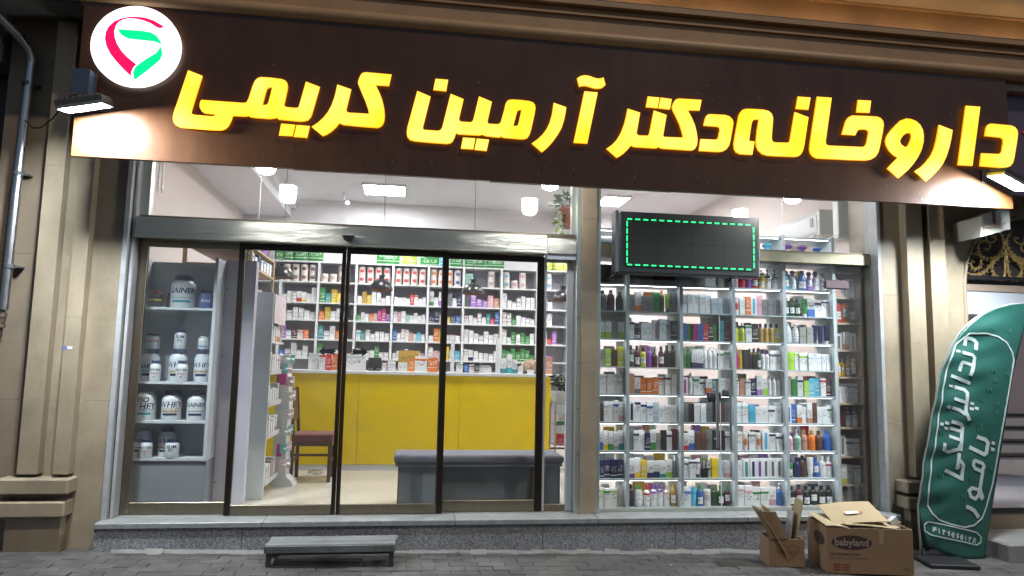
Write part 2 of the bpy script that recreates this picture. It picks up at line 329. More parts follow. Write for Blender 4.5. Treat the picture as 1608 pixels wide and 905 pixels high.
LETTERS = {
 'yeh_meem_yeh': [[(-1.734,3.438),(-1.627,3.401),(-1.689,3.112),(-1.682,3.097),(-1.669,3.093),(-1.544,3.09),(-1.521,3.095),(-1.513,3.104),(-1.525,3.108),(-1.591,3.11),(-1.615,3.124),(-1.632,3.152),(-1.635,3.176),(-1.63,3.205),(-1.621,3.213),(-1.419,3.212),(-1.315,3.212),(-1.296,3.219),(-1.284,3.249),(-1.26,3.353),(-1.245,3.394),(-1.226,3.416),(-1.203,3.426),(-1.129,3.427),(-1.047,3.422),(-1.019,3.412),(-1.003,3.391),(-0.998,3.362),(-1.001,3.329),(-1.018,3.218),(-1.015,3.208),(-1.002,3.203),(-0.966,3.201),(-0.925,3.201),(-0.914,3.206),(-0.909,3.219),(-0.867,3.416),(-0.759,3.381),(-0.804,3.172),(-0.815,3.135),(-0.835,3.109),(-0.861,3.099),(-0.895,3.094),(-1.042,3.099),(-1.05,3.098),(-1.063,3.108),(-1.069,3.115),(-1.078,3.107),(-1.118,3.099),(-1.212,3.1),(-1.256,3.103),(-1.271,3.109),(-1.278,3.115),(-1.286,3.107),(-1.306,3.105),(-1.384,3.105),(-1.39,3.097),(-1.398,3.065),(-1.414,3.024),(-1.436,2.998),(-1.465,2.985),(-1.537,2.982),(-1.668,2.985),(-1.756,2.988),(-1.793,3.004),(-1.813,3.032),(-1.818,3.06),(-1.813,3.103)],[(-1.115,3.349),(-1.138,3.346),(-1.152,3.332),(-1.159,3.302),(-1.178,3.206),(-1.154,3.208),(-1.141,3.218),(-1.134,3.246)]],
 'dot_a': [[(-1.033,3.069),(-0.928,3.066),(-0.944,2.976),(-1.045,2.975)]],
 'dot_b': [[(-0.919,3.066),(-0.819,3.064),(-0.835,2.97),(-0.935,2.972)]],
 'reh_kaf': [[(-0.63,3.411),(-0.521,3.38),(-0.55,3.216),(-0.548,3.2),(-0.535,3.192),(-0.379,3.193),(-0.386,3.228),(-0.41,3.293),(-0.445,3.368),(-0.472,3.429),(-0.473,3.45),(-0.464,3.481),(-0.451,3.51),(-0.437,3.522),(-0.416,3.528),(-0.216,3.525),(-0.232,3.43),(-0.335,3.428),(-0.304,3.371),(-0.279,3.31),(-0.262,3.244),(-0.255,3.186),(-0.258,3.141),(-0.269,3.111),(-0.29,3.091),(-0.311,3.084),(-0.423,3.085),(-0.569,3.09),(-0.584,3.095),(-0.596,3.104),(-0.623,3.066),(-0.656,3.031),(-0.689,3.005),(-0.719,2.991),(-0.807,3.059),(-0.762,3.095),(-0.723,3.138),(-0.691,3.185),(-0.666,3.241),(-0.648,3.304),(-0.638,3.357)]],
 'noon_yeh_meem': [[(-0.012,3.407),(0.095,3.368),(0.043,3.109),(0.046,3.098),(0.058,3.094),(0.163,3.094),(0.181,3.102),(0.193,3.125),(0.251,3.403),(0.357,3.367),(0.326,3.205),(0.328,3.19),(0.341,3.181),(0.414,3.181),(0.429,3.187),(0.437,3.205),(0.478,3.399),(0.584,3.362),(0.553,3.197),(0.555,3.184),(0.568,3.179),(0.634,3.18),(0.652,3.189),(0.664,3.214),(0.661,3.206),(0.681,3.293),(0.692,3.347),(0.703,3.374),(0.721,3.388),(0.745,3.393),(0.821,3.394),(0.886,3.39),(0.917,3.382),(0.935,3.361),(0.939,3.333),(0.934,3.291),(0.908,3.158),(0.895,3.112),(0.877,3.082),(0.851,3.07),(0.819,3.068),(0.684,3.071),(0.67,3.075),(0.663,3.083),(0.655,3.071),(0.596,3.072),(0.541,3.076),(0.523,3.08),(0.511,3.088),(0.501,3.079),(0.479,3.076),(0.333,3.075),(0.315,3.077),(0.304,3.084),(0.296,3.05),(0.281,3.015),(0.26,2.997),(0.231,2.991),(0.106,2.992),(-0.016,2.996),(-0.055,3.004),(-0.076,3.029),(-0.083,3.058),(-0.08,3.102)],[(0.824,3.314),(0.803,3.31),(0.791,3.297),(0.784,3.268),(0.761,3.174),(0.785,3.176),(0.797,3.183),(0.805,3.216)]],
 'dot_c': [[(0.359,3.052),(0.459,3.052),(0.445,2.96),(0.345,2.961)]],
 'dot_d': [[(0.469,3.051),(0.569,3.048),(0.551,2.954),(0.453,2.958)]],
 'dot_e': [[(0.128,3.518),(0.23,3.517),(0.217,3.421),(0.113,3.424)]],
 'reh_a': [[(1.087,3.391),(1.193,3.361),(1.187,3.309),(1.176,3.251),(1.156,3.183),(1.125,3.124),(1.085,3.064),(1.041,3.012),(0.997,2.971),(0.912,3.04),(0.956,3.075),(0.995,3.115),(1.031,3.166),(1.057,3.226),(1.074,3.293),(1.081,3.343)]],
 'alef_a': [[(1.342,3.508),(1.455,3.506),(1.37,3.068),(1.256,3.068)]],
 'madda': [[(1.279,3.612),(1.299,3.629),(1.324,3.64),(1.353,3.645),(1.386,3.641),(1.419,3.631),(1.448,3.625),(1.478,3.628),(1.503,3.638),(1.52,3.576),(1.499,3.553),(1.474,3.541),(1.445,3.536),(1.412,3.54),(1.378,3.548),(1.349,3.553),(1.323,3.55),(1.298,3.542)]],
 'reh_teh_kaf': [[(1.708,3.387),(1.816,3.36),(1.787,3.189),(1.788,3.177),(1.798,3.169),(1.812,3.166),(1.876,3.169),(1.887,3.176),(1.894,3.192),(1.933,3.388),(2.044,3.357),(2.014,3.181),(2.017,3.171),(2.027,3.168),(2.185,3.173),(2.175,3.219),(2.154,3.284),(2.123,3.349),(2.097,3.398),(2.09,3.421),(2.092,3.441),(2.108,3.477),(2.124,3.497),(2.144,3.505),(2.168,3.507),(2.35,3.509),(2.331,3.415),(2.227,3.411),(2.262,3.351),(2.29,3.286),(2.305,3.224),(2.312,3.165),(2.307,3.118),(2.292,3.087),(2.272,3.071),(2.248,3.066),(2.125,3.066),(2.007,3.066),(1.987,3.07),(1.974,3.079),(1.96,3.068),(1.94,3.065),(1.773,3.064),(1.753,3.068),(1.74,3.078),(1.711,3.041),(1.68,3.008),(1.649,2.983),(1.618,2.964),(1.53,3.035),(1.576,3.071),(1.618,3.119),(1.652,3.18),(1.679,3.255),(1.695,3.318)]],
 'dot_f': [[(1.881,3.504),(1.983,3.502),(1.965,3.409),(1.865,3.412)]],
 'dot_g': [[(1.993,3.503),(2.09,3.497),(2.072,3.406),(1.973,3.409)]],
 'dal_a': [[(2.364,3.288),(2.376,3.343),(2.389,3.374),(2.405,3.388),(2.427,3.392),(2.557,3.394),(2.593,3.385),(2.619,3.364),(2.63,3.333),(2.624,3.289),(2.602,3.177),(2.59,3.133),(2.565,3.097),(2.532,3.076),(2.492,3.069),(2.404,3.068),(2.321,3.068),(2.337,3.171),(2.461,3.174),(2.48,3.178),(2.491,3.193),(2.507,3.261),(2.503,3.281),(2.487,3.287)]],
 'heh_noon': [[(2.628,3.147),(2.639,3.213),(2.664,3.336),(2.676,3.396),(2.691,3.426),(2.714,3.451),(2.745,3.461),(2.828,3.465),(2.901,3.465),(2.946,3.457),(2.976,3.434),(2.987,3.399),(2.984,3.355),(2.972,3.243),(2.971,3.21),(2.979,3.191),(3.001,3.184),(3.112,3.19),(3.126,3.196),(3.134,3.213),(3.184,3.465),(3.311,3.427),(3.266,3.181),(3.253,3.132),(3.233,3.096),(3.205,3.076),(3.174,3.07),(3.048,3.066),(2.927,3.065),(2.881,3.076),(2.848,3.103),(2.83,3.138),(2.827,3.182),(2.838,3.278),(2.857,3.375),(2.823,3.372),(2.804,3.363),(2.794,3.341),(2.785,3.293),(2.766,3.184),(2.817,3.181),(2.794,3.065),(2.738,3.062),(2.682,3.063),(2.648,3.077),(2.632,3.104)]],
 'dot_h': [[(3.217,3.604),(3.335,3.604),(3.311,3.493),(3.195,3.494)]],
 'alef_kheh': [[(3.394,3.616),(3.531,3.617),(3.463,3.225),(3.464,3.206),(3.474,3.193),(3.494,3.19),(3.635,3.193),(3.793,3.197),(3.816,3.201),(3.833,3.215),(3.844,3.241),(3.864,3.322),(3.863,3.341),(3.85,3.352),(3.829,3.355),(3.784,3.351),(3.764,3.34),(3.753,3.322),(3.742,3.297),(3.614,3.296),(3.64,3.377),(3.655,3.42),(3.679,3.452),(3.714,3.472),(3.833,3.477),(3.953,3.479),(3.987,3.467),(4.008,3.443),(4.013,3.408),(4.003,3.35),(3.967,3.206),(3.952,3.159),(3.924,3.119),(3.883,3.092),(3.828,3.079),(3.68,3.074),(3.378,3.069),(3.34,3.083),(3.317,3.111),(3.31,3.145),(3.316,3.192)]],
 'dot_i': [[(3.776,3.615),(3.901,3.618),(3.882,3.507),(3.758,3.503)]],
 'vav': [[(4.23,3.482),(4.28,3.479),(4.325,3.464),(4.362,3.434),(4.386,3.39),(4.393,3.339),(4.388,3.281),(4.367,3.213),(4.331,3.145),(4.282,3.078),(4.224,3.016),(4.177,2.976),(4.13,2.94),(4.029,3.021),(4.133,3.123),(4.089,3.147),(4.051,3.184),(4.029,3.224),(4.021,3.266),(4.036,3.31),(4.073,3.36),(4.126,3.415),(4.173,3.459)],[(4.251,3.353),(4.224,3.346),(4.192,3.322),(4.168,3.29),(4.161,3.266),(4.172,3.243),(4.208,3.222),(4.223,3.225),(4.239,3.245),(4.261,3.287),(4.272,3.326),(4.267,3.347)]],
 'reh_b': [[(4.544,3.446),(4.676,3.407),(4.662,3.337),(4.637,3.249),(4.603,3.161),(4.567,3.098),(4.519,3.04),(4.46,2.982),(4.396,2.927),(4.289,3.01),(4.347,3.049),(4.399,3.097),(4.448,3.157),(4.482,3.22),(4.508,3.298),(4.528,3.376)]],
 'alef_b': [[(4.818,3.64),(4.961,3.641),(4.853,3.093),(4.71,3.092)]],
 'dal_b': [[(4.991,3.375),(5.005,3.445),(5.021,3.475),(5.047,3.491),(5.076,3.493),(5.182,3.491),(5.261,3.49),(5.299,3.477),(5.322,3.449),(5.325,3.415),(5.31,3.341),(5.273,3.189),(5.257,3.145),(5.23,3.114),(5.189,3.097),(5.136,3.092),(4.925,3.096),(4.947,3.214),(5.112,3.218),(5.137,3.226),(5.151,3.244),(5.172,3.337),(5.168,3.359),(5.148,3.37)]],
}
EMBLEM = {
 'disc': [(-1.798,3.617),(-1.798,3.586),(-1.801,3.555),(-1.806,3.525),(-1.815,3.495),(-1.826,3.466),(-1.84,3.439),(-1.857,3.413),(-1.877,3.388),(-1.898,3.366),(-1.922,3.346),(-1.947,3.328),(-1.974,3.313),(-2.003,3.301),(-2.032,3.291),(-2.062,3.284),(-2.093,3.281),(-2.123,3.28),(-2.154,3.282),(-2.184,3.287),(-2.214,3.295),(-2.242,3.305),(-2.269,3.319),(-2.295,3.335),(-2.319,3.353),(-2.341,3.373),(-2.361,3.396),(-2.379,3.421),(-2.394,3.447),(-2.406,3.474),(-2.416,3.503),(-2.423,3.532),(-2.426,3.562),(-2.427,3.592),(-2.425,3.623),(-2.42,3.653),(-2.412,3.682),(-2.401,3.711),(-2.388,3.738),(-2.371,3.764),(-2.353,3.789),(-2.332,3.812),(-2.308,3.832),(-2.283,3.85),(-2.257,3.866),(-2.228,3.879),(-2.199,3.889),(-2.169,3.897),(-2.138,3.901),(-2.107,3.903),(-2.076,3.901),(-2.045,3.896),(-2.015,3.889),(-1.986,3.878),(-1.958,3.865),(-1.932,3.849),(-1.907,3.83),(-1.884,3.809),(-1.864,3.786),(-1.846,3.761),(-1.831,3.734),(-1.818,3.706),(-1.809,3.677),(-1.802,3.647)],
 'red': [(-1.923,3.759),(-1.936,3.746),(-1.956,3.742),(-1.978,3.75),(-2.018,3.774),(-2.069,3.792),(-2.125,3.801),(-2.174,3.8),(-2.214,3.787),(-2.244,3.765),(-2.262,3.732),(-2.269,3.689),(-2.262,3.643),(-2.241,3.591),(-2.206,3.54),(-2.165,3.498),(-2.097,3.446),(-2.118,3.413),(-2.128,3.378),(-2.127,3.35),(-2.179,3.397),(-2.238,3.457),(-2.283,3.511),(-2.315,3.569),(-2.33,3.629),(-2.327,3.68),(-2.31,3.724),(-2.275,3.766),(-2.229,3.793),(-2.175,3.811),(-2.119,3.817),(-2.063,3.816),(-1.999,3.799),(-1.948,3.772)],
 'green_top': [(-2.245,3.708),(-2.077,3.71),(-2.013,3.704),(-1.97,3.681),(-1.943,3.648),(-1.93,3.613),(-1.959,3.627),(-1.987,3.634),(-2.071,3.637),(-2.162,3.64),(-2.205,3.656),(-2.231,3.681)],
 'green_low': [(-1.938,3.602),(-1.924,3.572),(-1.919,3.534),(-1.932,3.494),(-1.961,3.461),(-2.013,3.407),(-2.099,3.323),(-2.109,3.349),(-2.114,3.387),(-2.101,3.426),(-2.059,3.468),(-2.007,3.511),(-1.967,3.541),(-1.948,3.57)],
}
FLAG_LEFT = [(4.417,0.021),(4.443,0.204),(4.518,0.551),(4.614,0.931),(4.691,1.234),(4.756,1.393),(4.825,1.514),(4.907,1.624),(4.995,1.718),(5.109,1.797),(5.255,1.865),(5.407,1.905),(5.545,1.921)]
FLAG_RIGHT = [(5.029,-0.336),(5.096,-0.045),(5.156,0.227),(5.224,0.519),(5.286,0.804),(5.339,1.035),(5.393,1.275),(5.473,1.523),(5.546,1.734)]
FLAG_PRINT = [([(4.943,1.522),(4.953,1.572),(4.972,1.592),(5.033,1.574),(5.053,1.55),(5.038,1.487)],0.03),([(4.852,1.474),(4.889,1.47)],0.023),([(4.908,1.462),(4.998,1.44),(5.019,1.414),(5.001,1.345),(4.965,1.255)],0.03),([(4.999,1.345),(4.948,1.363),(4.908,1.372),(4.893,1.355),(4.869,1.293)],0.028),([(4.792,1.253),(4.967,1.185)],0.03),([(4.767,1.162),(4.805,1.156)],0.023),([(4.819,1.152),(4.906,1.13),(4.928,1.102),(4.913,1.021),(4.896,0.936),(4.926,0.863)],0.031),([(4.797,1.051),(4.91,1.017)],0.029),([(4.778,0.968),(4.843,0.951),(4.892,0.912)],0.029),([(4.95,1.013),(4.982,1.005)],0.024),([(4.939,0.967),(4.973,0.96)],0.024),([(4.987,0.971),(5.019,0.964)],0.024),([(4.73,0.979),(4.764,0.97)],0.026),([(4.765,0.851),(4.848,0.827),(4.866,0.796),(4.852,0.736),(4.835,0.655),(4.828,0.594)],0.031),([(4.749,0.789),(4.853,0.763)],0.027),([(4.734,0.722),(4.842,0.687)],0.028),([(4.66,0.832),(4.688,0.821)],0.026),([(4.704,0.841),(4.738,0.831)],0.026),([(4.696,0.794),(4.729,0.785)],0.026),([(4.682,0.664),(4.671,0.604),(4.71,0.584),(4.802,0.608),(4.835,0.655)],0.027),([(4.813,0.577),(4.785,0.437)],0.029),([(4.785,0.437),(4.815,0.467)],0.016),([(4.812,0.517),(4.845,0.474),(4.826,0.357),(4.676,0.427)],0.031),([(4.994,0.719),(5.077,0.693),(5.1,0.666),(5.08,0.581),(5.058,0.565),(4.913,0.628)],0.034),([(5.141,0.668),(5.171,0.659)],0.027),([(5.132,0.614),(5.164,0.605)],0.027),([(4.951,0.517),(5.034,0.489),(5.05,0.464),(5.03,0.417),(4.956,0.444),(4.941,0.474),(4.951,0.517)],0.03),([(5.037,0.427),(5.0,0.267),(5.029,0.19)],0.031),([(4.991,0.26),(4.924,0.277),(4.891,0.253),(4.903,0.204),(4.949,0.182),(4.982,0.213),(4.991,0.26)],0.028),([(4.993,0.227),(5.025,0.175)],0.033),([(4.854,0.12),(4.901,0.103),(4.937,0.08),(4.979,0.023)],0.034),([(4.99,1.633),(5.148,1.637),(5.257,1.611),(5.339,1.557),(5.391,1.473),(5.406,1.403),(5.336,1.107),(5.232,0.691),(5.138,0.31),(5.057,0.095),(5.016,0.015),(4.933,-0.042),(4.835,-0.057),(4.7,-0.029),(4.597,0.006),(4.534,0.06),(4.501,0.126),(4.503,0.232),(4.561,0.499),(4.638,0.824),(4.71,1.153),(4.784,1.39),(4.859,1.531),(4.99,1.633)],0.012),([(4.49,-0.007),(4.637,-0.033),(4.85,-0.079),(4.957,-0.105),(5.0,-0.147),(4.994,-0.193),(4.951,-0.212),(4.844,-0.185),(4.631,-0.142),(4.501,-0.114),(4.453,-0.082),(4.452,-0.031),(4.49,-0.007)],0.01),([(4.533,-0.051),(4.525,-0.09)],0.009),([(4.559,-0.062),(4.546,-0.056),(4.54,-0.071),(4.556,-0.077)],0.009),([(4.529,-0.072),(4.542,-0.076)],0.009),([(4.581,-0.063),(4.581,-0.104)],0.009),([(4.619,-0.073),(4.618,-0.114)],0.009),([(4.618,-0.077),(4.621,-0.09),(4.629,-0.079),(4.629,-0.092),(4.64,-0.08)],0.009),([(4.683,-0.089),(4.664,-0.097),(4.681,-0.109),(4.664,-0.125)],0.009),([(4.718,-0.098),(4.7,-0.118),(4.704,-0.134),(4.712,-0.125),(4.715,-0.137),(4.724,-0.125),(4.718,-0.098)],0.009),([(4.769,-0.111),(4.75,-0.119),(4.767,-0.131),(4.749,-0.147)],0.009),([(4.804,-0.12),(4.786,-0.14),(4.79,-0.156),(4.797,-0.147),(4.801,-0.159),(4.81,-0.147),(4.804,-0.12)],0.009),([(4.839,-0.129),(4.838,-0.17)],0.009),([(4.876,-0.139),(4.875,-0.18)],0.009),([(4.875,-0.143),(4.88,-0.158),(4.897,-0.146)],0.009),([(4.911,-0.189),(4.933,-0.153),(4.937,-0.196)],0.009),([(5.186,1.693),(5.195,1.655),(5.208,1.686),(5.221,1.653),(5.237,1.692)],0.006),([(5.343,1.685),(5.352,1.647),(5.365,1.678),(5.377,1.645),(5.394,1.683)],0.006),([(5.374,1.494),(5.383,1.456),(5.396,1.487),(5.408,1.454),(5.425,1.493)],0.006),([(5.164,1.325),(5.173,1.288),(5.186,1.318),(5.199,1.286),(5.215,1.324)],0.006),([(5.173,1.237),(5.182,1.2),(5.195,1.23),(5.208,1.198),(5.224,1.236)],0.006),([(5.304,1.29),(5.313,1.252),(5.326,1.283),(5.338,1.25),(5.355,1.288)],0.006),([(5.111,1.149),(5.121,1.111),(5.134,1.141),(5.146,1.109),(5.162,1.147)],0.006),([(5.036,1.06),(5.045,1.023),(5.058,1.053),(5.07,1.021),(5.087,1.058)],0.006),([(5.189,1.025),(5.198,0.988),(5.211,1.018),(5.223,0.985),(5.239,1.023)],0.006),([(5.17,0.95),(5.179,0.913),(5.192,0.943),(5.204,0.91),(5.221,0.948)],0.006),([(4.996,0.837),(5.005,0.8),(5.017,0.83),(5.03,0.798),(5.046,0.835)],0.006),([(4.609,0.399),(4.619,0.359),(4.632,0.391),(4.646,0.356),(4.663,0.396)],0.006),([(4.583,0.222),(4.593,0.183),(4.607,0.214),(4.62,0.18),(4.637,0.22)],0.006),([(4.8,0.221),(4.81,0.182),(4.823,0.213),(4.837,0.179),(4.854,0.218)],0.006),([(4.56,0.077),(4.569,0.037),(4.583,0.069),(4.596,0.034),(4.613,0.074)],0.006),([(4.772,0.016),(4.782,-0.023),(4.796,0.008),(4.809,-0.026),(4.826,0.013)],0.006),([(5.001,0.802),(5.011,0.762),(5.025,0.795),(5.038,0.759),(5.056,0.8)],0.006),([(4.892,0.369),(4.902,0.329),(4.915,0.361),(4.929,0.326),(4.946,0.366)],0.006),([(5.083,0.458),(5.093,0.417),(5.107,0.45),(5.12,0.415),(5.138,0.455)],0.006),([(4.644,0.77),(4.654,0.73),(4.668,0.762),(4.681,0.727),(4.698,0.768)],0.006)]
SCROLLS = [[(5.638,2.644),(5.646,2.594),(5.678,2.576),(5.722,2.588),(5.746,2.619),(5.731,2.643),(5.702,2.627)],[(5.557,2.56),(5.591,2.587),(5.645,2.584),(5.676,2.546),(5.657,2.505),(5.629,2.499),(5.62,2.519)],[(5.551,2.56),(5.537,2.5),(5.561,2.442),(5.613,2.414),(5.679,2.417),(5.758,2.45),(5.816,2.512),(5.837,2.573),(5.814,2.652),(5.773,2.695)],[(5.463,2.448),(5.518,2.45),(5.559,2.422),(5.567,2.373),(5.543,2.323),(5.498,2.302),(5.456,2.319),(5.447,2.349),(5.464,2.374),(5.491,2.37)],[(5.42,2.259),(5.473,2.237),(5.538,2.244),(5.605,2.276),(5.664,2.347),(5.711,2.409),(5.779,2.441),(5.845,2.484)],[(5.847,2.514),(5.84,2.434),(5.828,2.275),(5.799,2.224),(5.744,2.222),(5.702,2.25),(5.683,2.309),(5.721,2.389),(5.778,2.421)]]
SCROLL_CX = 5.85

# ================================================================ SETTING
# ground: one tilted sheet, with concrete pavers laid on it along the shop front
g = MB(); S_ = 70
g.add([(x, y, SZ(x)-.035) for x, y in ((-S_, -S_), (S_, -S_), (S_, 3.5), (-S_, 3.5))], [(0, 1, 2, 3)])
tag(g.build("street", asph), "dark asphalt street in front of the shop", None, None, "structure")
pave = MB(); pave.add([(x, y, SZ(x)-.012) for x, y in ((-6, -2.2), (9, -2.2), (9, .0), (-6, .0))], [(0, 1, 2, 3)])
pvm = pbr("paver_bed", (.075, .072, .068), .9, var=.4, scale=14, bump=.2)
pave = tag(pave.build("pavement", pvm), "grey brick pavement below the shop step", None, None, "structure")
def paver_mat():
    m = bpy.data.materials.new("paver"); m.use_nodes = True; t = m.node_tree; L = t.links.new; b = t.nodes["Principled BSDF"]
    oi = nn(t, "ShaderNodeObjectInfo"); ge = nn(t, "ShaderNodeTexCoord")
    n1 = nn(t, "ShaderNodeTexNoise"); n1.inputs["Scale"].default_value = 3; n1.inputs["Detail"].default_value = 8; n1.inputs["Roughness"].default_value = .7
    gp = nn(t, "ShaderNodeNewGeometry"); L(gp.outputs["Position"], n1.inputs["Vector"])
    rp = nn(t, "ShaderNodeValToRGB"); e = rp.color_ramp.elements; e[0].color = (.045, .042, .040, 1); e[0].position = .3; e[1].color = (.105, .100, .096, 1); e[1].position = .72
    ad = nn(t, "ShaderNodeMath", operation='MULTIPLY_ADD'); ad.inputs[1].default_value = .22; L(oi.outputs["Random"], ad.inputs[0])
    sb = nn(t, "ShaderNodeMath", operation='SUBTRACT'); L(n1.outputs[0], sb.inputs[0]); sb.inputs[1].default_value = .11; L(sb.outputs[0], ad.inputs[2])
    L(ad.outputs[0], rp.inputs[0]); L(rp.outputs[0], b.inputs["Base Color"]); b.inputs["Roughness"].default_value = .75
    n2 = nn(t, "ShaderNodeTexNoise"); n2.inputs["Scale"].default_value = 90; L(gp.outputs["Position"], n2.inputs["Vector"])
    bp = nn(t, "ShaderNodeBump"); bp.inputs["Strength"].default_value = .25; bp.inputs["Distance"].default_value = .006; L(n2.outputs[0], bp.inputs["Height"]); L(bp.outputs[0], b.inputs["Normal"])
    return m
pvmat = paver_mat(); streaks(pvmat, .7, (1.1, 1.6, 1)); streaks(pvm, .6, (1.1, 1.6, 1))
_p = MB(); hx, hy = .1072, .0528
_p.add([(-hx, -hy, -.02), (hx, -hy, -.02), (hx, hy, -.02), (-hx, hy, -.02), (-hx, -hy, -.004), (hx, -hy, -.004), (hx, hy, -.004), (-hx, hy, -.004),
        (-hx+.005, -hy+.005, 0), (hx-.005, -hy+.005, 0), (hx-.005, hy-.005, 0), (-hx+.005, hy-.005, 0)],
       [(0, 1, 5, 4), (1, 2, 6, 5), (2, 3, 7, 6), (3, 0, 4, 7), (4, 5, 9, 8), (5, 6, 10, 9), (6, 7, 11, 10), (7, 4, 8, 11), (8, 9, 10, 11)])
pav0 = _p.build("paver", pvmat); pav0.parent = pave
rest = MB(); npv = 0
for j in range(13):
    yy = -.30-.108*j
    for i in range(46):
        xx = -3.55+.217*i+(.1085 if j % 2 else 0)
        vis = (yy > -.66-.068*(xx+3.3)-.10) and not (xx < -3.3) and yy < -.3+.001-(.0 if xx < 5.2 else .0)
        dz = random.uniform(-.004, .003)
        if vis and npv < 300 and xx < 5.6:
            p = pav0 if npv == 0 else pav0.copy()
            if npv: COL.objects.link(p); p.parent = pave
            p.location = (xx, yy, SZ(xx)+dz); p.rotation_euler = (random.uniform(-.012, .012), .0165+random.uniform(-.01, .01), random.uniform(-.014, .014)); npv += 1
        else:
            rest.obox((xx, yy, SZ(xx)+dz-.01), (hx-.002, 0, 0), (0, hy-.002, 0), (0, 0, .01))
tag(rest.build("paver_field", pvmat, pave), None, None, None, "stuff")
# broken mortar fillet at the wall foot
mo = MB()
for i in range(60):
    x = -2.2+i*.125; a = random.uniform(.03, .075); h = random.uniform(.010, .03)
    mo.add([(x, -.263, SZ(x)+h), (x+.13, -.263, SZ(x)+h*random.uniform(.6, 1.1)), (x+.13, -.263-a, SZ(x)-.004), (x, -.263-a*random.uniform(.5, 1.2), SZ(x)-.004)], [(0, 1, 2, 3)])
tag(mo.build("mortar_fillet", concrete, pave), None, None, None, "stuff")

# inside of the shop: floor, ceiling, walls
fl = bx("floor", tile, None, -2.75, 4.62, .02, 5.2, -.12, 0); tag(fl, "cream speckled tile floor inside the shop", None, None, "structure")
ce = bx("ceiling", ceilm, None, -2.75, 4.62, .02, 5.2, 3.79, 3.95); tag(ce, "white painted ceiling inside the shop", None, None, "structure")
bx("bulkhead", ceilm, ce, -2.6, -1.9, .3, 5.0, 3.50, 3.79); bx("coving", plaster, ce, -1.9, -1.82, .3, 5.0, 3.62, 3.79)
bx("beam", ceilm, ce, 2.3, 2.62, .3, 5.0, 3.62, 3.79)
for nm, b, mt_ in (("wall_back", (-2.75, 4.62, 5.03, 5.2, 0, 3.79), plaster), ("wall_left", (-2.75, -2.6, .1, 5.03, 0, 3.79), pinkwall), ("wall_right", (4.47, 4.62, .1, 5.03, 0, 3.79), pinkwall)):
    tag(bx(nm, mt_, None, *b), None, None, None, "structure")

# ================================================================ BUILDING FRONT
def slabs(t, name, mat, x0, x1, y0, y1, z0, z1, n, gap=.0008, bevel=.0015):
    h = (z1-z0)/n
    for k in range(n): bx(name, mat, t, x0, x1, y0, y1, z0+k*h+(gap if k else 0), z0+(k+1)*h, bevel=bevel)
t = thing("stone_wall", (-3.1, -.1, -.2), "brown stone wall strip behind the drainpipe at the far left", "wall")
slabs(t, "stone_slab", stone_b, -3.34, -2.955, -.10, .3, -.24, 4.4, 4)
t = thing("stone_pilaster", (-2.7, -.15, -.25), "beige stone pilaster with two upright fins left of the shopfront", "pilaster")
slabs(t, "stone_slab", stone, -2.955, -2.345, -.12, .3, -.24, 4.4, 4)
slabs(t, "fin", stone, -2.945, -2.80, -.215, -.12, .36, 4.0, 3)
slabs(t, "fin", stone, -2.69, -2.575, -.215, -.12, .36, 4.0, 3)
slabs(t, "plinth_block", stone, -3.0, -2.60, -.205, -.12, -.24, .04, 1, bevel=.006)
bx("moulding", stone, t, -3.06, -2.545, -.275, -.10, .215, .335, bevel=.012); bx("moulding", stone, t, -3.075, -2.56, -.275, -.10, .045, .165, bevel=.012)
bx("sticker", pbr("sticker_blue", (.12, .16, .35), .5), t, -2.70, -2.665, -.2175, -.215, 1.32, 1.345); bx("sticker", whitetrim, t, -2.66, -2.625, -.2175, -.215, 1.322, 1.345)
t = thing("trim_strip", (-2.31, -.13, 0), "white upright trim strip between left pilaster and glass", "trim")
bx("trim", outtrim, t, -2.344, -2.305, -.15, .05, .0, 3.9, bevel=.003); bx("trim", outtrim, t, -2.297, -2.272, -.10, .05, .0, 3.9, bevel=.003)
t = thing("stone_pilaster", (4.7, -.15, -.33), "beige stone pilaster behind the green feather flag", "pilaster")
slabs(t, "stone_slab", stone, 4.405, 5.02, -.12, .35, -.40, 4.4, 4)
slabs(t, "fin", stone, 4.62, 4.79, -.215, -.12, .32, 4.0, 3); slabs(t, "fin", stone, 4.86, 5.02, -.215, -.12, -.36, 4.0, 3)
bx("moulding", stone, t, 4.48, 4.83, -.275, -.10, .185, .295, bevel=.012); bx("moulding", stone, t, 4.48, 4.83, -.275, -.10, .045, .155, bevel=.012)
slabs(t, "plinth_block", stone, 4.55, 4.82, -.205, -.12, -.40, .04, 1, bevel=.006)
bx("trim", outtrim, t, 4.37, 4.405, -.14, .05, .0, 3.9, bevel=.003)
t = thing("stone_pillar", (1.57, 0, 0), "pale stone pillar between the sliding doors and the display window", "pillar")
slabs(t, "stone_slab", stone, 1.505, 1.645, -.085, .28, -.0, 3.9, 3)
for x0, x1 in ((1.462, 1.505), (1.645, 1.685)): bx("steel_edge", steel, t, x0, x1, -.07, .05, .0, 3.9, bevel=.003)
for z in (.5, .9, 1.3, 1.7): MB().lathe([(.006, 0), (.006, .004)], 8).build("screw", black, t, local=True).location = Vector((1.485, -.072, z))-t.location
for o in [q for q in COL.objects if q.parent == t and q.name.startswith("screw")]: o.rotation_euler = (R(90), 0, 0)
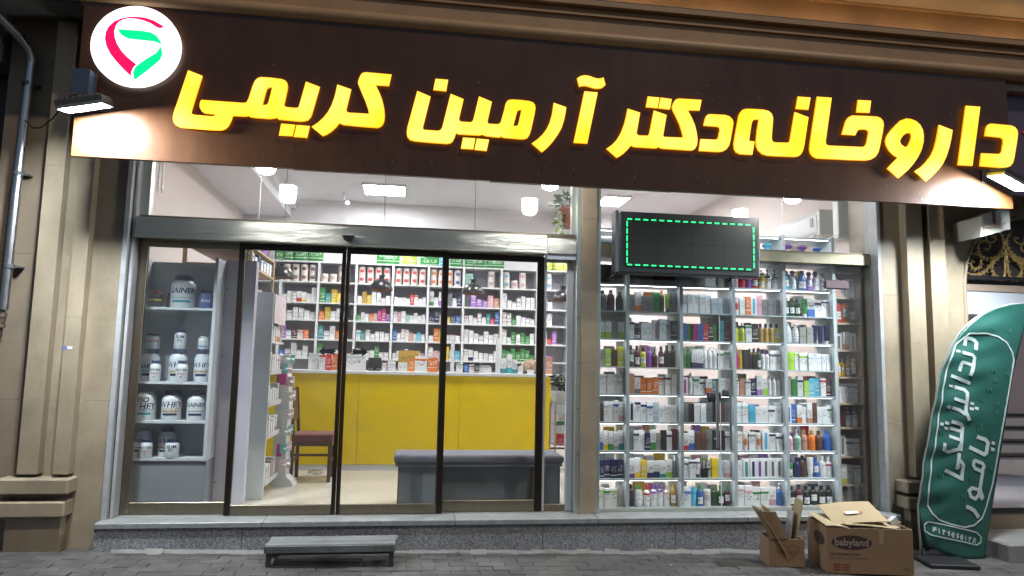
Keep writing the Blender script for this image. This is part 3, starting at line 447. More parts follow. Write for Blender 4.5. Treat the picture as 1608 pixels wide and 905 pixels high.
# granite step below the doors: sill slabs over speckled riser panels
t = thing("granite_step", (1.1, -.2, -.25), "low granite step with pale sill under the whole shopfront", "step")
xs = [-2.34, -1.1, .42, 1.62, 2.95, 4.41]
for a, b in zip(xs[:-1], xs[1:]): bx("sill_slab", marble, t, a+.0015, b-.0015, -.28, .02, -.042, -.0, bevel=.004)
xs = [-2.34, -1.25, -.05, 1.15, 2.3, 3.4, 4.405]
for a, b in zip(xs[:-1], xs[1:]): bx("riser_panel", granite, t, a+.0015, b-.0015, -.261, .02, -.40, -.044, bevel=.003)
# wall over the glass, behind the sign
t = thing("lintel_wall", (1, 0, 3.2), "dark stone wall over the glazing behind the sign", "wall")
bx("lintel", stone_b, t, -2.345, 5.02, .06, .4, 3.2, 4.6)
bx("soffit", pbr("soffit_panel", (.20, .19, .18), .6), t, -2.50, 5.2, -.70, .06, 3.70, 3.74)
# cornice over the sign
cm = pbr("cornice_stone", (.42, .255, .13), .5, var=.25, scale=3)
t = thing("stone_cornice", (2, -.8, 3.95), "brown stepped stone cornice running above the lit sign", "cornice")
X0, X1 = -2.55, 9.0
def run(name, prof, mat=cm): MB().prism(prof, lambda a, b, s: (s, a, b), X0, X1).build(name, mat, t, smooth=True)
run("round_moulding", [(-.60, 3.93)]+[(-.74-.055*math.sin(a), 3.985-.055*math.cos(a)) for a in [i*math.pi/8 for i in range(9)]]+[(-.60, 4.04)])
run("fascia", [(-.60, 4.042), (-.73, 4.042), (-.73, 4.175), (-.60, 4.175)])
run("lip", [(-.60, 4.177), (-.755, 4.177), (-.755, 4.195), (-.60, 4.195)])
run("fascia", [(-.60, 4.197), (-.72, 4.197), (-.72, 4.255), (-.60, 4.255)])
run("ledge", [(-.50, 4.257), (-.78, 4.257), (-.78, 4.30), (-.50, 4.30)])
run("upper_fascia", [(-.30, 4.302), (-.56, 4.302), (-.56, 4.62), (-.30, 4.62)])
run("upper_soffit", [(-.30, 4.622), (-.87, 4.622), (-.87, 4.72), (-.30, 4.72)], pbr("soffit_stone", (.46, .37, .25), .55, var=.15, scale=2.5))
bx("backing", cm, t, X0, X1, -.60, .4, 4.61, 4.62+.001)
t = thing("cove_light", (4.8, -.62, 4.3), "hidden warm cove light strip glowing along the cornice ledge", "light strip")
for k in range(9): bx("light_tube", cove_e, t, -.4+k*.9, .4+k*.9, -.70, -.675, 4.305, 4.318)  # leftmost tubes added beyond the ledge's glow to brighten the cornice
bx("channel", dgrey, t, -.45, 8.0, -.735, -.705, 4.3015, 4.335)

# ================================================================ LIT SIGN
YB = -.75
sg = thing("shop_sign", (1.4, YB, 2.73), "long dark brown sign with glowing yellow Persian letters and round emblem", "sign")
for a, b, dz in ((-2.515, -.93, .006), (-.93, .585, .0), (.585, 2.1, -.008), (2.1, 3.65, -.004), (3.65, 5.265, .008)):
    bx("board_panel", signm, sg, a+.0004, b-.0004, YB, YB+.045, 2.728+dz, 3.945)
bx("sign_back_frame", dgrey, sg, -2.50, 5.25, YB+.047, YB+.10, 2.76, 3.93)
def contour_solid(contours, e):
    cu = bpy.data.curves.new("outline", 'CURVE'); cu.dimensions = '2D'; cu.fill_mode = 'BOTH'; cu.extrude = e
    for c in contours:
        sp = cu.splines.new('POLY'); sp.points.add(len(c)-1); sp.use_cyclic_u = True
        for q, (a, b) in zip(sp.points, c): q.co = (a, b, 0, 1)
    ob = bpy.data.objects.new("outline", cu); me = bpy.data.meshes.new_from_object(ob); bpy.data.objects.remove(ob); bpy.data.curves.remove(cu)
    return me
def smooth_c(c):
    return c
for k, cs in LETTERS.items():
    me = contour_solid(cs, .006); me.materials.clear(); me.materials.append(face_e); me.materials.append(side_e); bm = bmesh.new(); bm.from_mesh(me); bmesh.ops.remove_doubles(bm, verts=bm.verts, dist=.0002)
    bmesh.ops.recalc_face_normals(bm, faces=bm.faces)
    fr = [f for f in bm.faces if f.normal.z > .9]
    for f in bm.faces: f.material_index = 1
    bmesh.ops.inset_region(bm, faces=fr, thickness=.005, use_even_offset=False, use_boundary=True)  # outer ring keeps the orange emission, a painted glow edge
    for f in fr: f.material_index = 0
    for v in bm.verts:
        a, b, c = v.co; v.co = Vector((a, -.779-c, b))-sg.location
    bmesh.ops.recalc_face_normals(bm, faces=bm.faces); bm.to_mesh(me); bm.free()
    me.name = "sign_dot" if k.startswith("dot") else "sign_letter"
    o = bpy.data.objects.new(me.name, me); COL.objects.link(o); o.parent = sg
def flat_part(name, contours, e, yc, mat, parent):
    me = contour_solid(contours, e)
    off = parent_world(parent)
    for v in me.vertices: a, b, c = v.co; v.co = Vector((a, yc-c, b))-off
    me.name = name; me.materials.clear(); me.materials.append(mat); o = bpy.data.objects.new(name, me); COL.objects.link(o); o.parent = parent
    bm = bmesh.new(); bm.from_mesh(me); bmesh.ops.recalc_face_normals(bm, faces=bm.faces); bm.to_mesh(me); bm.free(); return o
em = flat_part("emblem_disc", [EMBLEM['disc']], .022, -.7775, disc_e, sg)
flat_part("red_ribbon", [EMBLEM['red']], .0015, -.8015, red_e, em)
flat_part("green_ribbon", [EMBLEM['green_top']], .0015, -.8015, grn_e, em); flat_part("green_ribbon", [EMBLEM['green_low']], .0015, -.8015, grn_e, em)
scr = MB()
for i in range(34):
    x = random.uniform(-2.2, 5.0); z = random.choice([2.80, 2.86, 3.08, 3.55, 3.66])+random.uniform(-.03, .03)
    if abs(z-3.3) < .2: continue
    scr = MB().lathe([(.004, 0), (.004, .003)], 6); o = scr.build("screw", chrome, sg, local=True); o.location = Vector((x, YB-.0005, z))-sg.location; o.rotation_euler = (R(90), 0, 0)
# neighbour's sign panel at the right end
t = thing("neighbour_sign", (5.9, -.6, 3.0), "dull purple sign panel with a red wedge at the right edge", "sign")
bx("board_panel", pbr("neighbour_board", (.10, .075, .13), .4, var=.2), t, 5.32, 7.2, -.62, -.56, 2.9, 3.93, bevel=.003)
flat_part("red_wedge", [[(5.53, 3.50), (5.62, 3.565), (5.75, 3.57), (5.75, 3.47), (5.62, 3.465)]], .01, -.632, red_e, t)

# floodlights at both ends of the sign
def flood(cx, cz, tilt, label):
    t = thing("floodlight", (cx, -.98, cz), label, "floodlight", "floodlights on the sign ends")
    ax = Vector((math.cos(tilt), 0, math.sin(tilt))); lean = R(12)
    ay = Vector((0, 1, 0)); up = Vector((-math.sin(tilt), 0, math.cos(tilt)))
    ay2 = (ay*math.cos(lean)+up*math.sin(lean)).normalized(); n = ax.cross(ay2).normalized()
    c = Vector((cx, -.98, cz))
    MB().obox(c+n*.035, ax*.155, ay2*.105, n*.024).build("housing", dgrey, t, bevel=.006)
    for k in range(7): MB().obox(c+n*.066+ax*(-.12+.04*k), ax*.004, ay2*.09, n*.007).build("cooling_fin", dgrey, t)
    MB().obox(c+n*.004, ax*.142, ay2*.092, n*.004).build("lamp_face", flood_e, t)
    for s in (-1, 1): MB().obox(c+ay2*(.0985*s)+n*.004, ax*.155, ay2*.006, n*.012).build("rim", chrome, t)
    for s in (-1, 1): MB().obox(c+ax*(.1495*s)+n*.004, ax*.006, ay2*.092, n*.012).build("rim", chrome, t)
    m = MB(); b = c+n*.06
    m.tube([b, b+Vector((0, .06, .03)), Vector((cx, -.80, cz+.10)), Vector((cx, YB+.001, cz+.10))], .013, 8); m.build("bracket_arm", dgrey, t, smooth=True)
    bx("mounting_plate", dgrey, t, cx-.07, cx+.07, YB-.012, YB-.001, cz+.05, cz+.17)
    return t
flood(-2.345, 3.03, R(13), "glowing floodlight at the left end of the sign under the emblem")
flood(5.03, 2.905, R(-24), "glowing floodlight at the right end of the sign")
t = thing("junction_box", (-2.42, -.80, 3.3), "dark blue junction box above the left floodlight", "box")
bx("box_body", pbr("junction_blue", (.05, .08, .14), .5), t, -2.505, -2.385, -.86, -.775, 3.17, 3.36, bevel=.004); bx("lid_edge", dgrey, t, -2.51, -2.38, -.775, -.7505, 3.165, 3.365)
t = thing("loose_cable", (-2.7, -.3, 3.2), "thin black cable sagging between drainpipe and sign", "cable")
MB().tube([(-3.12, -.22, 3.14), (-3.02, -.30, 3.06), (-2.9, -.42, 3.03), (-2.75, -.56, 3.07), (-2.62, -.70, 3.14), (-2.505, -.80, 3.2)], .006, 6).build("cable_run", black, t, smooth=True)

# pendant globes hanging between sign and glass
for i, (x, lb) in enumerate(((-1.18, "white globe lamp under the sign nearest the emblem"), (1.12, "white globe lamp under the sign above the door's right end"), (3.30, "white globe lamp under the sign above the green LED display"))):
    t = thing("globe_lamp", (x, -.52, 2.735), lb, "lamp", "white globe lamps behind the sign")
    MB().lathe([(.002, 2.735), (.04, 2.739), (.064, 2.753), (.074, 2.78), (.077, 2.81), (.077, 2.896)], 24, (x, -.52, 0)).build("globe", globe_e, t, smooth=True)
    MB().lathe([(.078, 2.898), (.078, 2.915), (.03, 2.95), (.012, 2.97)], 16, (x, -.52, 0)).build("lamp_holder", whitetrim, t)
    MB().tube([(x, -.52, 2.965), (x, -.52, 3.695)], .004, 6).build("cord", black, t); MB().lathe([(.045, 3.67), (.045, 3.698)], 16, (x, -.52, 0)).build("ceiling_rose", whitetrim, t)

# ================================================================ GLAZED FRONT
t = thing("door_header", (-.4, 0, 2.25), "brushed steel header box over the sliding doors", "door header")
bx("header_cover", headsteel, t, -2.27, 1.18, -.13, .08, 2.25, 2.425, bevel=.008); bx("header_cover", headsteel, t, 1.183, 1.46, -.07, .08, 2.27, 2.41, bevel=.004)
bx("header_top_rail", bronze, t, -2.27, 1.46, -.035, .05, 2.427, 2.455)
m = MB(); m.prism([(-.55-.05, 2.335), (-.55+.05, 2.335), (-.55+.035, 2.30), (-.55, 2.287), (-.55-.035, 2.30)], lambda a, b, s: (a, s, b), -.165, -.131); m.build("motion_sensor", black, t, bevel=.006)
MB().lathe([(.012, 0), (.012, .006), (.004, .008)], 10).build("screw", chrome, t, local=True).location = Vector((-.38+1.2, -.132, 2.33))-t.location
t = thing("fanlight", (-.4, 0, 2.45), "tall clear glass fanlight above the door header", "window")
xs = [-2.20, -1.32, -.253, .557, 1.42]
for a, b in zip(xs[:-1], xs[1:]): bx("pane", glz, t, a+.003, b-.003, .0, .01, 2.456, 3.2)
for x in xs[1:-1]: bx("joint", whitetrim, t, x-.003, x+.003, .001, .009, 2.456, 3.2)
bx("post", steel, t, -2.27, -2.203, -.03, .05, 2.457, 3.2); bx("post", steel, t, 1.423, 1.461, -.03, .05, 2.457, 3.2)
t = thing("hanging_chain", (-2.12, -.05, 2.66), "short steel chain hanging at the top left of the fanlight", "chain")
for dx in (0, .035):
    for k in range(14):
        c = Vector((-2.135+dx-(.012 if dx else 0)*k/14, -.06, 2.66+k*.028)); a = (Vector((.007, 0, 0)), Vector((0, .007, 0)))[k % 2]
        MB().tube([c+a*math.cos(q)+Vector((0, 0, .018*math.sin(q))) for q in [i*math.pi/4 for i in range(9)]], .0025, 5).build("chain_link", chrome, t)

def leaf(name, label, x0, x1, y, cat, rails=bronze, lw=.05, rw=.05, bot=.085, top=2.249, pane=True, arrow=0, hw=.035, stile=shadebronze):
    t = thing(name, ((x0+x1)/2, y, 0.003), label, cat)
    bx("stile", stile, t, x0, x0+lw, y-hw/2, y+hw/2, .004, top, bevel=.003); bx("stile", stile, t, x1-rw, x1, y-hw/2, y+hw/2, .004, top, bevel=.003)
    bx("bottom_rail", rails, t, x0+lw, x1-rw, y-hw/2+.002, y+hw/2-.002, .004, bot, bevel=.003)
    bx("top_rail", stile, t, x0+lw, x1-rw, y-hw/2+.002, y+hw/2-.002, top-.05, top)
    p = bx("pane", glz2, t, x0+lw, x1-rw, y-.004, y+.004, bot, top-.05)
    if arrow:
        ax = -.69 if arrow < 0 else -.425; s = arrow
        poly = [(ax+s*.075, 1.352), (ax+s*.02, 1.392), (ax+s*.025, 1.368), (ax-s*.075, 1.378), (ax-s*.05, 1.362), (ax-s*.075, 1.352), (ax-s*.05, 1.343), (ax-s*.075, 1.326), (ax+s*.025, 1.336), (ax+s*.02, 1.312)]
        flat_part("arrow_sticker", [poly], .0006, y-.0052, black, p)
    return t
leaf("fixed_glass_panel", "fixed glass panel in front of the supplement tubs", -2.27, -1.425, .035, "glass panel", lw=.07, rw=.03, bot=.10, stile=bronze)
leaf("sliding_glass_door", "left sliding glass door leaf with a left-pointing black arrow", -1.455, -.5685, -.022, "sliding door", arrow=-1, lw=.05, rw=.034)
leaf("sliding_glass_door", "right sliding glass door leaf with a right-pointing black arrow", -.5645, .318, -.022, "sliding door", arrow=1, lw=.034, rw=.05)
leaf("fixed_glass_panel", "fixed glass panel in front of the padded bench", .262, 1.185, .035, "glass panel", lw=.058, rw=.062, bot=.10)
t = leaf("side_light", "narrow fixed glass strip beside the stone pillar", 1.19, 1.458, .045, "glass panel", lw=.02, rw=.06, bot=.06, top=2.255, stile=whitetrim)
bx("head_bar", pbr("blue_white_bar", (.5, .58, .66), .35), t, 1.19, 1.458, -.05, .02, 2.222, 2.262)

t = thing("display_window", (3.0, 0, 0), "large clear display window showing the lit shelves of cosmetics", "window")
for a, b in ((1.69, 2.832), (2.838, 4.366)):
    bx("pane", glz, t, a, b, -.012, -.002, .03, 2.285); bx("pane", glz, t, a, b, -.012, -.002, 2.40, 3.2)
bx("transom_bar", pbr("olive_steel", (.40, .37, .27), .38, .9, var=.2, scale=4), t, 1.687, 4.368, -.04, .035, 2.286, 2.385, bevel=.004); bx("transom_cap", bronze, t, 1.687, 4.368, -.03, .02, 2.386, 2.402)
bx("bottom_rail", steel, t, 1.687, 4.368, -.025, .02, .002, .03); bx("edge_post", steel, t, 4.352, 4.3695, -.05, .04, .03, 2.285)
bx("joint", whitetrim, t, 2.832, 2.838, -.011, -.003, .03, 2.285); bx("joint", whitetrim, t, 3.475, 3.480, -.0135, -.0122, 2.402, 3.2)
for x in (2.775, 2.90):
    MB().tube([(x, -.075, .56), (x, -.075, 1.12)], .013, 10).build("pull_handle", chrome, t, smooth=True)
    for z in (.64, 1.04): MB().tube([(x, -.075, z), (x, -.012, z)], .007, 8).build("handle_stem", chrome, t)
bx("lock_case", dgrey, t, 2.70, 2.835, -.035, -.013, 1.0, 1.06, bevel=.008); bx("lock_case", dgrey, t, 2.845, 2.93, -.04, -.013, 1.02, 1.085, bevel=.01)
bx("lock_case", pbr("dark_red_grey", (.10, .06, .07), .45), t, 4.04-.16, 4.12, -.06, -.013, 2.05, 2.13, bevel=.006)

# LED message display hung on the glass
t = thing("led_display", (2.46, -.2, 2.09), "black LED message display with a dashed green glowing border", "display")
bx("housing", pbr("display_case", (.05, .06, .062), .45, var=.2), t, 1.81, 3.128, -.24, -.075, 2.10, 2.652, bevel=.012, segs=2)
scm = pbr("led_screen", (.032, .04, .034), .5, var=.3, scale=30)
cols_ = [1.865+i*(1.21/4) for i in range(5)]
for i in range(4):
    for j in range(2): bx("screen_module", scm, t, cols_[i]+.0008, cols_[i+1]-.0008, -.246, -.2405, 2.155+.221*j+.0008, 2.155+.221*(j+1)-.0008)
a0, a1, b0, b1 = 1.875, 3.065, 2.165, 2.587
nx, nz = 16, 6
for k in range(nx):
    x = a0+(a1-a0)*k/nx
    for z in (b0, b1-.012): bx("led_dash", led_e, t, x, x+.044, -.249, -.2462, z, z+.011)
for k in range(nz):
    z = b0+.02+(b1-b0-.03)*k/nz
    for x in (a0-.006, a1-.004): bx("led_dash", led_e, t, x, x+.010, -.249, -.2462, z, z+.05)
bx("side_bracket", chrome, t, 1.775, 1.806, -.22, -.10, 2.11, 2.66); bx("side_bracket", chrome, t, 3.13, 3.152, -.2, -.08, 2.3, 2.5)
for x in (1.79, 2.9): MB().tube([(x, -.15, 2.11), (x-.03, -.15, 2.07), (x+.01, -.10, 2.06)], .012, 6).build("mounting_clamp", black, t)

# ================================================================ INTERIOR FURNITURE
# ceiling light panels; those nearest the glass are unseen, added to light the room
for x, y, lb in ((-.44, 4.05, "square ceiling light panel seen through the fanlight"), (2.86, 3.98, "square ceiling light panel right of the stone pillar"),
                 (2.9, 2.5, "square ceiling light panel near the air conditioner"), (-.44, 1.75, "unseen square ceiling light panel added over the waiting area"), (1.6, 1.75, "unseen square ceiling light panel added above the bench")):
    t = thing("ceiling_panel_light", (x, y, 3.765), lb, "ceiling light", "square ceiling light panels")
    f = MB()
    for a, b, c, d in ((-.31, .31, -.31, -.29), (-.31, .31, .29, .31), (-.31, -.29, -.29, .29), (.29, .31, -.29, .29)): f.box(x+a, x+b, y+c, y+d, 3.758, 3.789)
    f.build("frame", whitetrim, t)
    for k in range(6): bx("diffuser", panel_e, t, x-.285+.0965*k, x-.285+.0965*k+.088, y-.288, y+.288, 3.768, 3.785)
# yellow counter
t = thing("service_counter", (0, 2.7, 0), "long yellow fronted service counter with white top", "counter")
for k, (a, b) in enumerate(((-2.3, -.58), (-.58, .62), (.62, 1.75))): bx("front_panel", yellow, t, a+.0012, b-.0012, 2.45, 2.47, .07, 1.125)
bx("skirting", white, t, -2.3, 1.75, 2.455, 2.5, 0, .068); bx("counter_body", white, t, -2.3, 1.748, 2.472, 2.95, .07, 1.124)
bx("counter_top", white, t, -2.34, 1.80, 2.42, 3.0, 1.126, 1.165, bevel=.004)
# screen posts on the counter
for x, lb in ((.53, "white upright screen post on the counter nearest the wide orange cartons"), (1.095, "white upright screen post on the counter near the teal boxes")):
    t = thing("screen_post", (x, 2.62, 1.166), lb, "post"); bx("post", white, t, x-.022, x+.022, 2.60, 2.64, 1.166, 1.60); bx("foot", white, t, x-.05, x+.05, 2.57, 2.67, 1.166, 1.178)
# tall white medicine shelves on the back wall
VX = [-2.36, -1.94, -1.39, -.835, -.286, .252, .795, 1.387, 1.95, 2.456]
VZ = [.05, .30, .55, .80, 1.05, 1.325, 1.603, 1.891, 2.152, 2.463, 2.77]
sh = thing("medicine_shelving", (0, 4.8, 0), "tall white shelving full of medicine on the back wall", "shelving")
backm = pbr("shelf_back", (.40, .39, .45), .6, var=.06)
for x in VX: bx("upright", white, sh, x-.017, x+.017, 4.65, 4.99, 0, 2.77)
for z in VZ[:1]+VZ[4:]:
    for a, b in zip(VX[:-1], VX[1:]): bx("shelf_board", white, sh, a+.0175, b-.0175, 4.652, 4.985, z-.022, z)
for a, b in zip(VX[:-1], VX[1:]): bx("back_panel", backm, sh, a+.0175, b-.0175, 4.986, 5.0, 0, 2.77)
# black dome pendants over the counter
dome = None
for i, (x, z, y) in enumerate(((-1.52, 2.235, 2.35), (-.376, 2.165, 2.7), (.772, 2.155, 2.7), (1.94, 2.11, 2.7))):
    lb = ["black dome pendant lamp nearest the tub cabinet", "black dome pendant lamp above the right-arrow door", "black dome pendant lamp above the middle of the counter", "black dome pendant lamp half hidden by the side strip"][i]
    t = thing("dome_pendant", (x, y, z), lb, "pendant lamp", "black dome pendants over the counter")
    s = 1.0
    MB().lathe([(.142, 0), (.14, .03), (.125, .075), (.09, .115), (.045, .135), (.03, .14)], 24, (x, y, z), cap=False).build("shade", lampblack, t, smooth=True)
    MB().lathe([(.139, .001), (.137, .03), (.122, .073), (.088, .112), (.044, .131)], 24, (x, y, z), cap=False).build("shade_lining", coppery, t, smooth=True)
    MB().lathe([(.032, .138), (.032, .175), (.045, .178), (.045, .186), (.012, .19)], 14, (x, y, z)).build("lamp_holder", lampblack, t)
    MB().lathe([(.004, .04), (.026, .055), (.03, .08), (.018, .115)], 12, (x, y, z)).build("bulb", whitetrim, t, smooth=True)
    MB().tube([(x, y, z+.188), (x, y, 3.785)], .003, 6).build("cord", black, t)
# left cabinet of supplement tubs
cabw = pbr("cabinet_white", (.56, .59, .63), .4, var=.06, scale=2)
tc_ = thing("tub_cabinet", (-2.0, .3, 0), "white open cabinet of supplement tubs behind the left panel", "cabinet")
bx("side_panel", cabw, tc_, -2.335, -2.312, .14, .50, .415, 2.14); bx("side_panel", cabw, tc_, -1.688, -1.662, .14, .50, .415, 2.14)
bx("back_panel", pbr("cabinet_back", (.52, .57, .64), .5, var=.06), tc_, -2.311, -1.689, .485, .499, .42, 2.13)
for z in (.436, .744, 1.070, 1.700): bx("shelf_board", cabw, tc_, -2.311, -1.689, .142, .484, z-.02, z)
bx("base_panel", pbr("cabinet_base", (.26, .275, .31), .5, var=.1), tc_, -2.335, -1.662, .16, .50, .005, .412)
bx("end_panel", pbr("lilac_panel", (.55, .52, .60), .4, var=.05), tc_, -1.660, -1.40, .40, .50, .005, 2.16)
for z in (.2, .7, 1.3, 1.9): MB().lathe([(.006, 0), (.006, .003)], 8).build("screw", black, tc_, local=True).location = Vector((-1.645, .398, z))-tc_.location
for o in COL.objects:
    if o.parent == tc_ and o.name.startswith("screw"): o.rotation_euler = (R(90), 0, 0)
# supplement tubs, drawn in metres from the cabinet's left end
navy = pbr("print_navy", (.012, .02, .085), .4); prred = pbr("print_red", (.42, .05, .03), .4); prgold = pbr("print_gold", (.45, .30, .04), .4); prteal = pbr("print_teal", (.05, .25, .33), .4); prblack = pbr("print_black", (.02, .02, .025), .4); pryel = pbr("print_yellow", (.75, .62, .05), .4)
tubw = pbr("tub_white", (.66, .69, .72), .28); tubk = pbr("tub_black", (.03, .02, .02), .3); tubb = pbr("tub_blue", (.10, .14, .33), .35); capn = pbr("cap_navy", (.02, .03, .09), .35); caprd = pbr("cap_red", (.30, .06, .05), .4); capw = pbr("cap_white", (.7, .7, .7), .35)
def tub(x0, x1, z0, z1, y, words, body, capm, label, extra=0):
    cx, r, h = (x0+x1)/2, (x1-x0)/2, z1-z0
    t = thing("supplement_tub", (cx, y, z0), label, "tub", "supplement tubs in the left cabinet")
    MB().lathe([(r*.93, 0), (r, h*.05), (r, h*.66), (r*.93, h*.76), (r*.72, h*.83), (r*.70, h*.86)], 28, (cx, y, z0)).build("body", body, t, smooth=True)
    MB().lathe([(r*.78, h*.855), (r*.78, h*.985), (r*.74, h)], 24, (cx, y, z0)).build("cap", capm, t, smooth=True)
    base = math.atan2(-6.25-y, -cx) # face the street
    rr = r*1.006
    def wrap(a, b):
        th = -math.pi/2+.12+a/rr; return (cx+rr*math.cos(th), y+rr*math.sin(th), z0+b)
    for (wd, zf, sz, mt_) in words: text_obj(wd, lambda a, b: wrap(a, b+h*zf), mt_, t, size=sz*r*1.12, shear=.15, off=.016*r)
    if extra:
        b = MB(); n = 8
        for zf, hh, w_ in ((.30, .012, .9), (.16, .05, .75)):
            vs = [wrap(-w_*r+2*w_*r*i/n, h*zf+d) for d in (0, hh*h*1.6) for i in range(n+1)]
            b.add(vs, [(i, i+1, n+2+i, n+1+i) for i in range(n)])
        b.build("label_band", navy if extra == 1 else prteal, t)
W = lambda a, s=.82, z=.52, m=None: (a, z, s, m or navy)
sm = lambda a: [(a, .55, .5, navy), ("GOLD", .38, .42, prred), ("IV", .22, .4, navy)]
TUBS = [(-2.075, -1.871, 1.7005, 1.985, .27, [W("GAINER", .58, .52)], tubw, capn, "big white GAINER tub with red scoop print, topmost shelf of the tub cabinet", 2),
 (-2.251, -2.13, 1.7005, 1.85, .25, [("GLUTAMINE", .42, .34, pryel)], tubk, caprd, "small black jar with yellow print, topmost shelf of the tub cabinet", 0),
 (-2.15, -2.055, 1.7005, 1.84, .40, [], pbr("jar_maroon", (.09, .03, .03), .35), capn, "dark maroon jar half hidden behind the big GAINER tub", 0),
 (-1.834, -1.712, 1.7005, 1.862, .25, [("BCAA", .42, .45, capw)], tubb, capn, "small blue jar, right end of the tub cabinet's topmost shelf", 0),
 (-2.293, -2.144, 1.0705, 1.345, .33, [W("GAINER", .62, .45)], tubw, capn, "GAINER tub at the left of the tub cabinet's crowded second shelf", 1),
 (-2.067, -1.917, 1.0705, 1.35, .33, [W("WHEY", .80, .50), ("GOLD", .30, .62, prgold)], tubw, capn, "WHEY GOLD tub in the middle of the cabinet's crowded second shelf", 1),
 (-1.859, -1.729, 1.0705, 1.352, .33, [W("WHEY", .80, .50), ("GOLD", .30, .62, prgold)], tubw, capn, "WHEY GOLD tub at the right of the cabinet's crowded second shelf", 1),
 (-2.175, -2.087, 1.0705, 1.247, .19, sm("PROTEIN"), tubw, capn, "small protein can in front of the second shelf's GAINER tub", 0),
 (-1.963, -1.87, 1.0705, 1.251, .19, sm("PROTEIN"), tubw, capn, "small protein can between the second shelf's two WHEY tubs", 0),
 (-2.272, -2.158, 1.3458, 1.479, .33, [("CREATINE", .5, .38, prred)], tubw, capn, "small CREATINE jar standing on the second shelf's GAINER tub", 0),
 (-2.039, -1.935, 1.3508, 1.518, .33, [("SLIM", .62, .62, navy), ("FIT", .42, .62, navy)], tubw, capn, "SLIM FIT can standing on the second shelf's middle tub", 0),
 (-1.841, -1.747, 1.3528, 1.463, .33, [], tubw, capw, "plain white jar standing on the second shelf's right tub", 2),
 (-2.315+.01, -2.126, .7445, 1.018, .26, [("ISO", .62, .6, navy), W("WHEY", .72, .42)], tubw, capn, "wide ISO WHEY tub on the tub cabinet's third shelf", 2),
 (-2.08, -1.921, .7445, .995, .26, [W("WHEY", .78, .52), ("GOLD", .33, .62, prgold)], tubw, capn, "WHEY GOLD tub on the tub cabinet's third shelf", 1),
 (-1.874, -1.723, .7445, .995, .26, [W("GAINER", .58, .52)], tubw, capn, "GAINER tub at the right of the tub cabinet's third shelf", 1),
 (-2.300, -2.165, .4365, .684, .31, [W("GAINER", .62, .52)], tubw, capn, "GAINER tub on the tub cabinet's lowest shelf", 1),
 (-2.21, -2.109, .4365, .588, .19, sm("PROTEIN"), tubw, capn, "small protein can on the tub cabinet's lowest shelf", 0),
 (-2.104, -1.966, .4365, .675, .32, [W("WHEY", .78, .52), ("GOLD", .33, .62, prred)], tubw, capn, "WHEY GOLD tub on the tub cabinet's lowest shelf", 1),
 (-2.006, -1.894, .4365, .588, .19, [("SLIM", .62, .62, navy), ("FIT", .42, .62, navy)], tubw, capn, "SLIM FIT can on the tub cabinet's lowest shelf", 0)]
for a in TUBS: tub(*a)
# wooden wall shelf above the cabinet with cartons comes with the goods below
ws = thing("wooden_wall_shelf", (-1.75, 1.2, 2.2), "light wood shelf of boxes above the tub cabinet", "shelf")
lw_ = pbr("light_wood", (.42, .30, .17), .5, var=.2, scale=4)
bx("shelf_board", lw_, ws, -2.15, -1.52, .75, 1.9, 2.15, 2.175); bx("upright", lw_, ws, -2.15, -2.12, .75, .79, 2.176, 2.34); bx("upright", lw_, ws, -1.55, -1.52, .75, .79, 2.176, 2.34); bx("upright", lw_, ws, -1.545, -1.52, 1.86, 1.9, 2.176, 2.34); bx("upright", lw_, ws, -2.15, -2.12, 1.86, 1.9, .0, 2.149); bx("upright", lw_, ws, -1.545, -1.52, 1.86, 1.9, .0, 2.149)
bx("shelf_board", lw_, ws, -2.15, -1.52, .75, 1.9, 2.341, 2.36)
# pale blue gondola end with acrylic shelves
t = thing("gondola_shelf", (-1.42, 1.0, 0), "tall pale blue gondola shelf end beside the left sliding door", "shelf unit")
bx("end_panel", pale, t, -1.60, -1.285, .68, .705, .0, 1.905, bevel=.003); bx("back_panel", white, t, -1.575, -1.50, .706, 1.35, .0, 1.905)
for z in (.12, .55, .85, 1.15, 1.45, 1.75): bx("shelf_board", white, t, -1.499, -1.285, .706, 1.35, z-.018, z)
bx("header_card", pbr("header_pink", (.55, .38, .42), .5, var=.5, scale=14, col2=(.75, .72, .74)), t, -1.284, -1.278, .72, 1.33, 1.62, 1.895)
for z in (.13, .56, .86, 1.16): bx("price_rail", whitetrim, t, -1.284, -1.279, .72, 1.34, z-.02, z+.022)
# white baby goods stand
t = thing("baby_goods_stand", (-1.15, 1.45, 0), "white curved cardboard stand hung with baby soothers", "display stand")
prof = [(-1.335, 0), (-1.12, 0), (-1.14, .05), (-1.20, .10), (-1.215, .5), (-1.20, .8), (-1.22, 1.05), (-1.26, 1.30), (-1.335, 1.34)]
MB().prism(prof, lambda a, b, s: (a, s, b), 1.36, 1.62).build("stand_body", white, t)
bx("pink_header", pbr("pink_panel", (.55, .03, .25), .45), t, -1.336, -1.24, 1.345, 1.358, 1.02, 1.20, bevel=.004); bx("pink_print", pbr("pink_panel2", (.5, .04, .28), .5), t, -1.3, -1.25, 1.35, 1.358, .30, .42)
sp = [pbr("pack_"+n, c, .35) for n, c in (("white", (.7, .68, .7)), ("pink", (.7, .50, .54)), ("clear", (.6, .66, .66)), ("cream", (.68, .62, .54)), ("teal", (.25, .52, .52)))]
k = 0
for z in (.22, .38, .55, .72, .90, 1.05, 1.18, 1.28):
    for y in (1.30, 1.42, 1.54):
        x = -1.20+random.uniform(-.02, .02)+(-.03 if z > 1.1 else 0); k += 1
        o = MB().box(x-.045, x+.02, y-.006, y+.006, z-.045, z+.055).build("soother_pack", sp[k % 5], t, bevel=.004); 
        MB().lathe([(.004, -.012), (.02, -.008), (.024, 0), (.016, .012), (.004, .018)], 8, (x, y-.012, z)).build("soother", sp[(k*2+1) % 5], o, smooth=True)
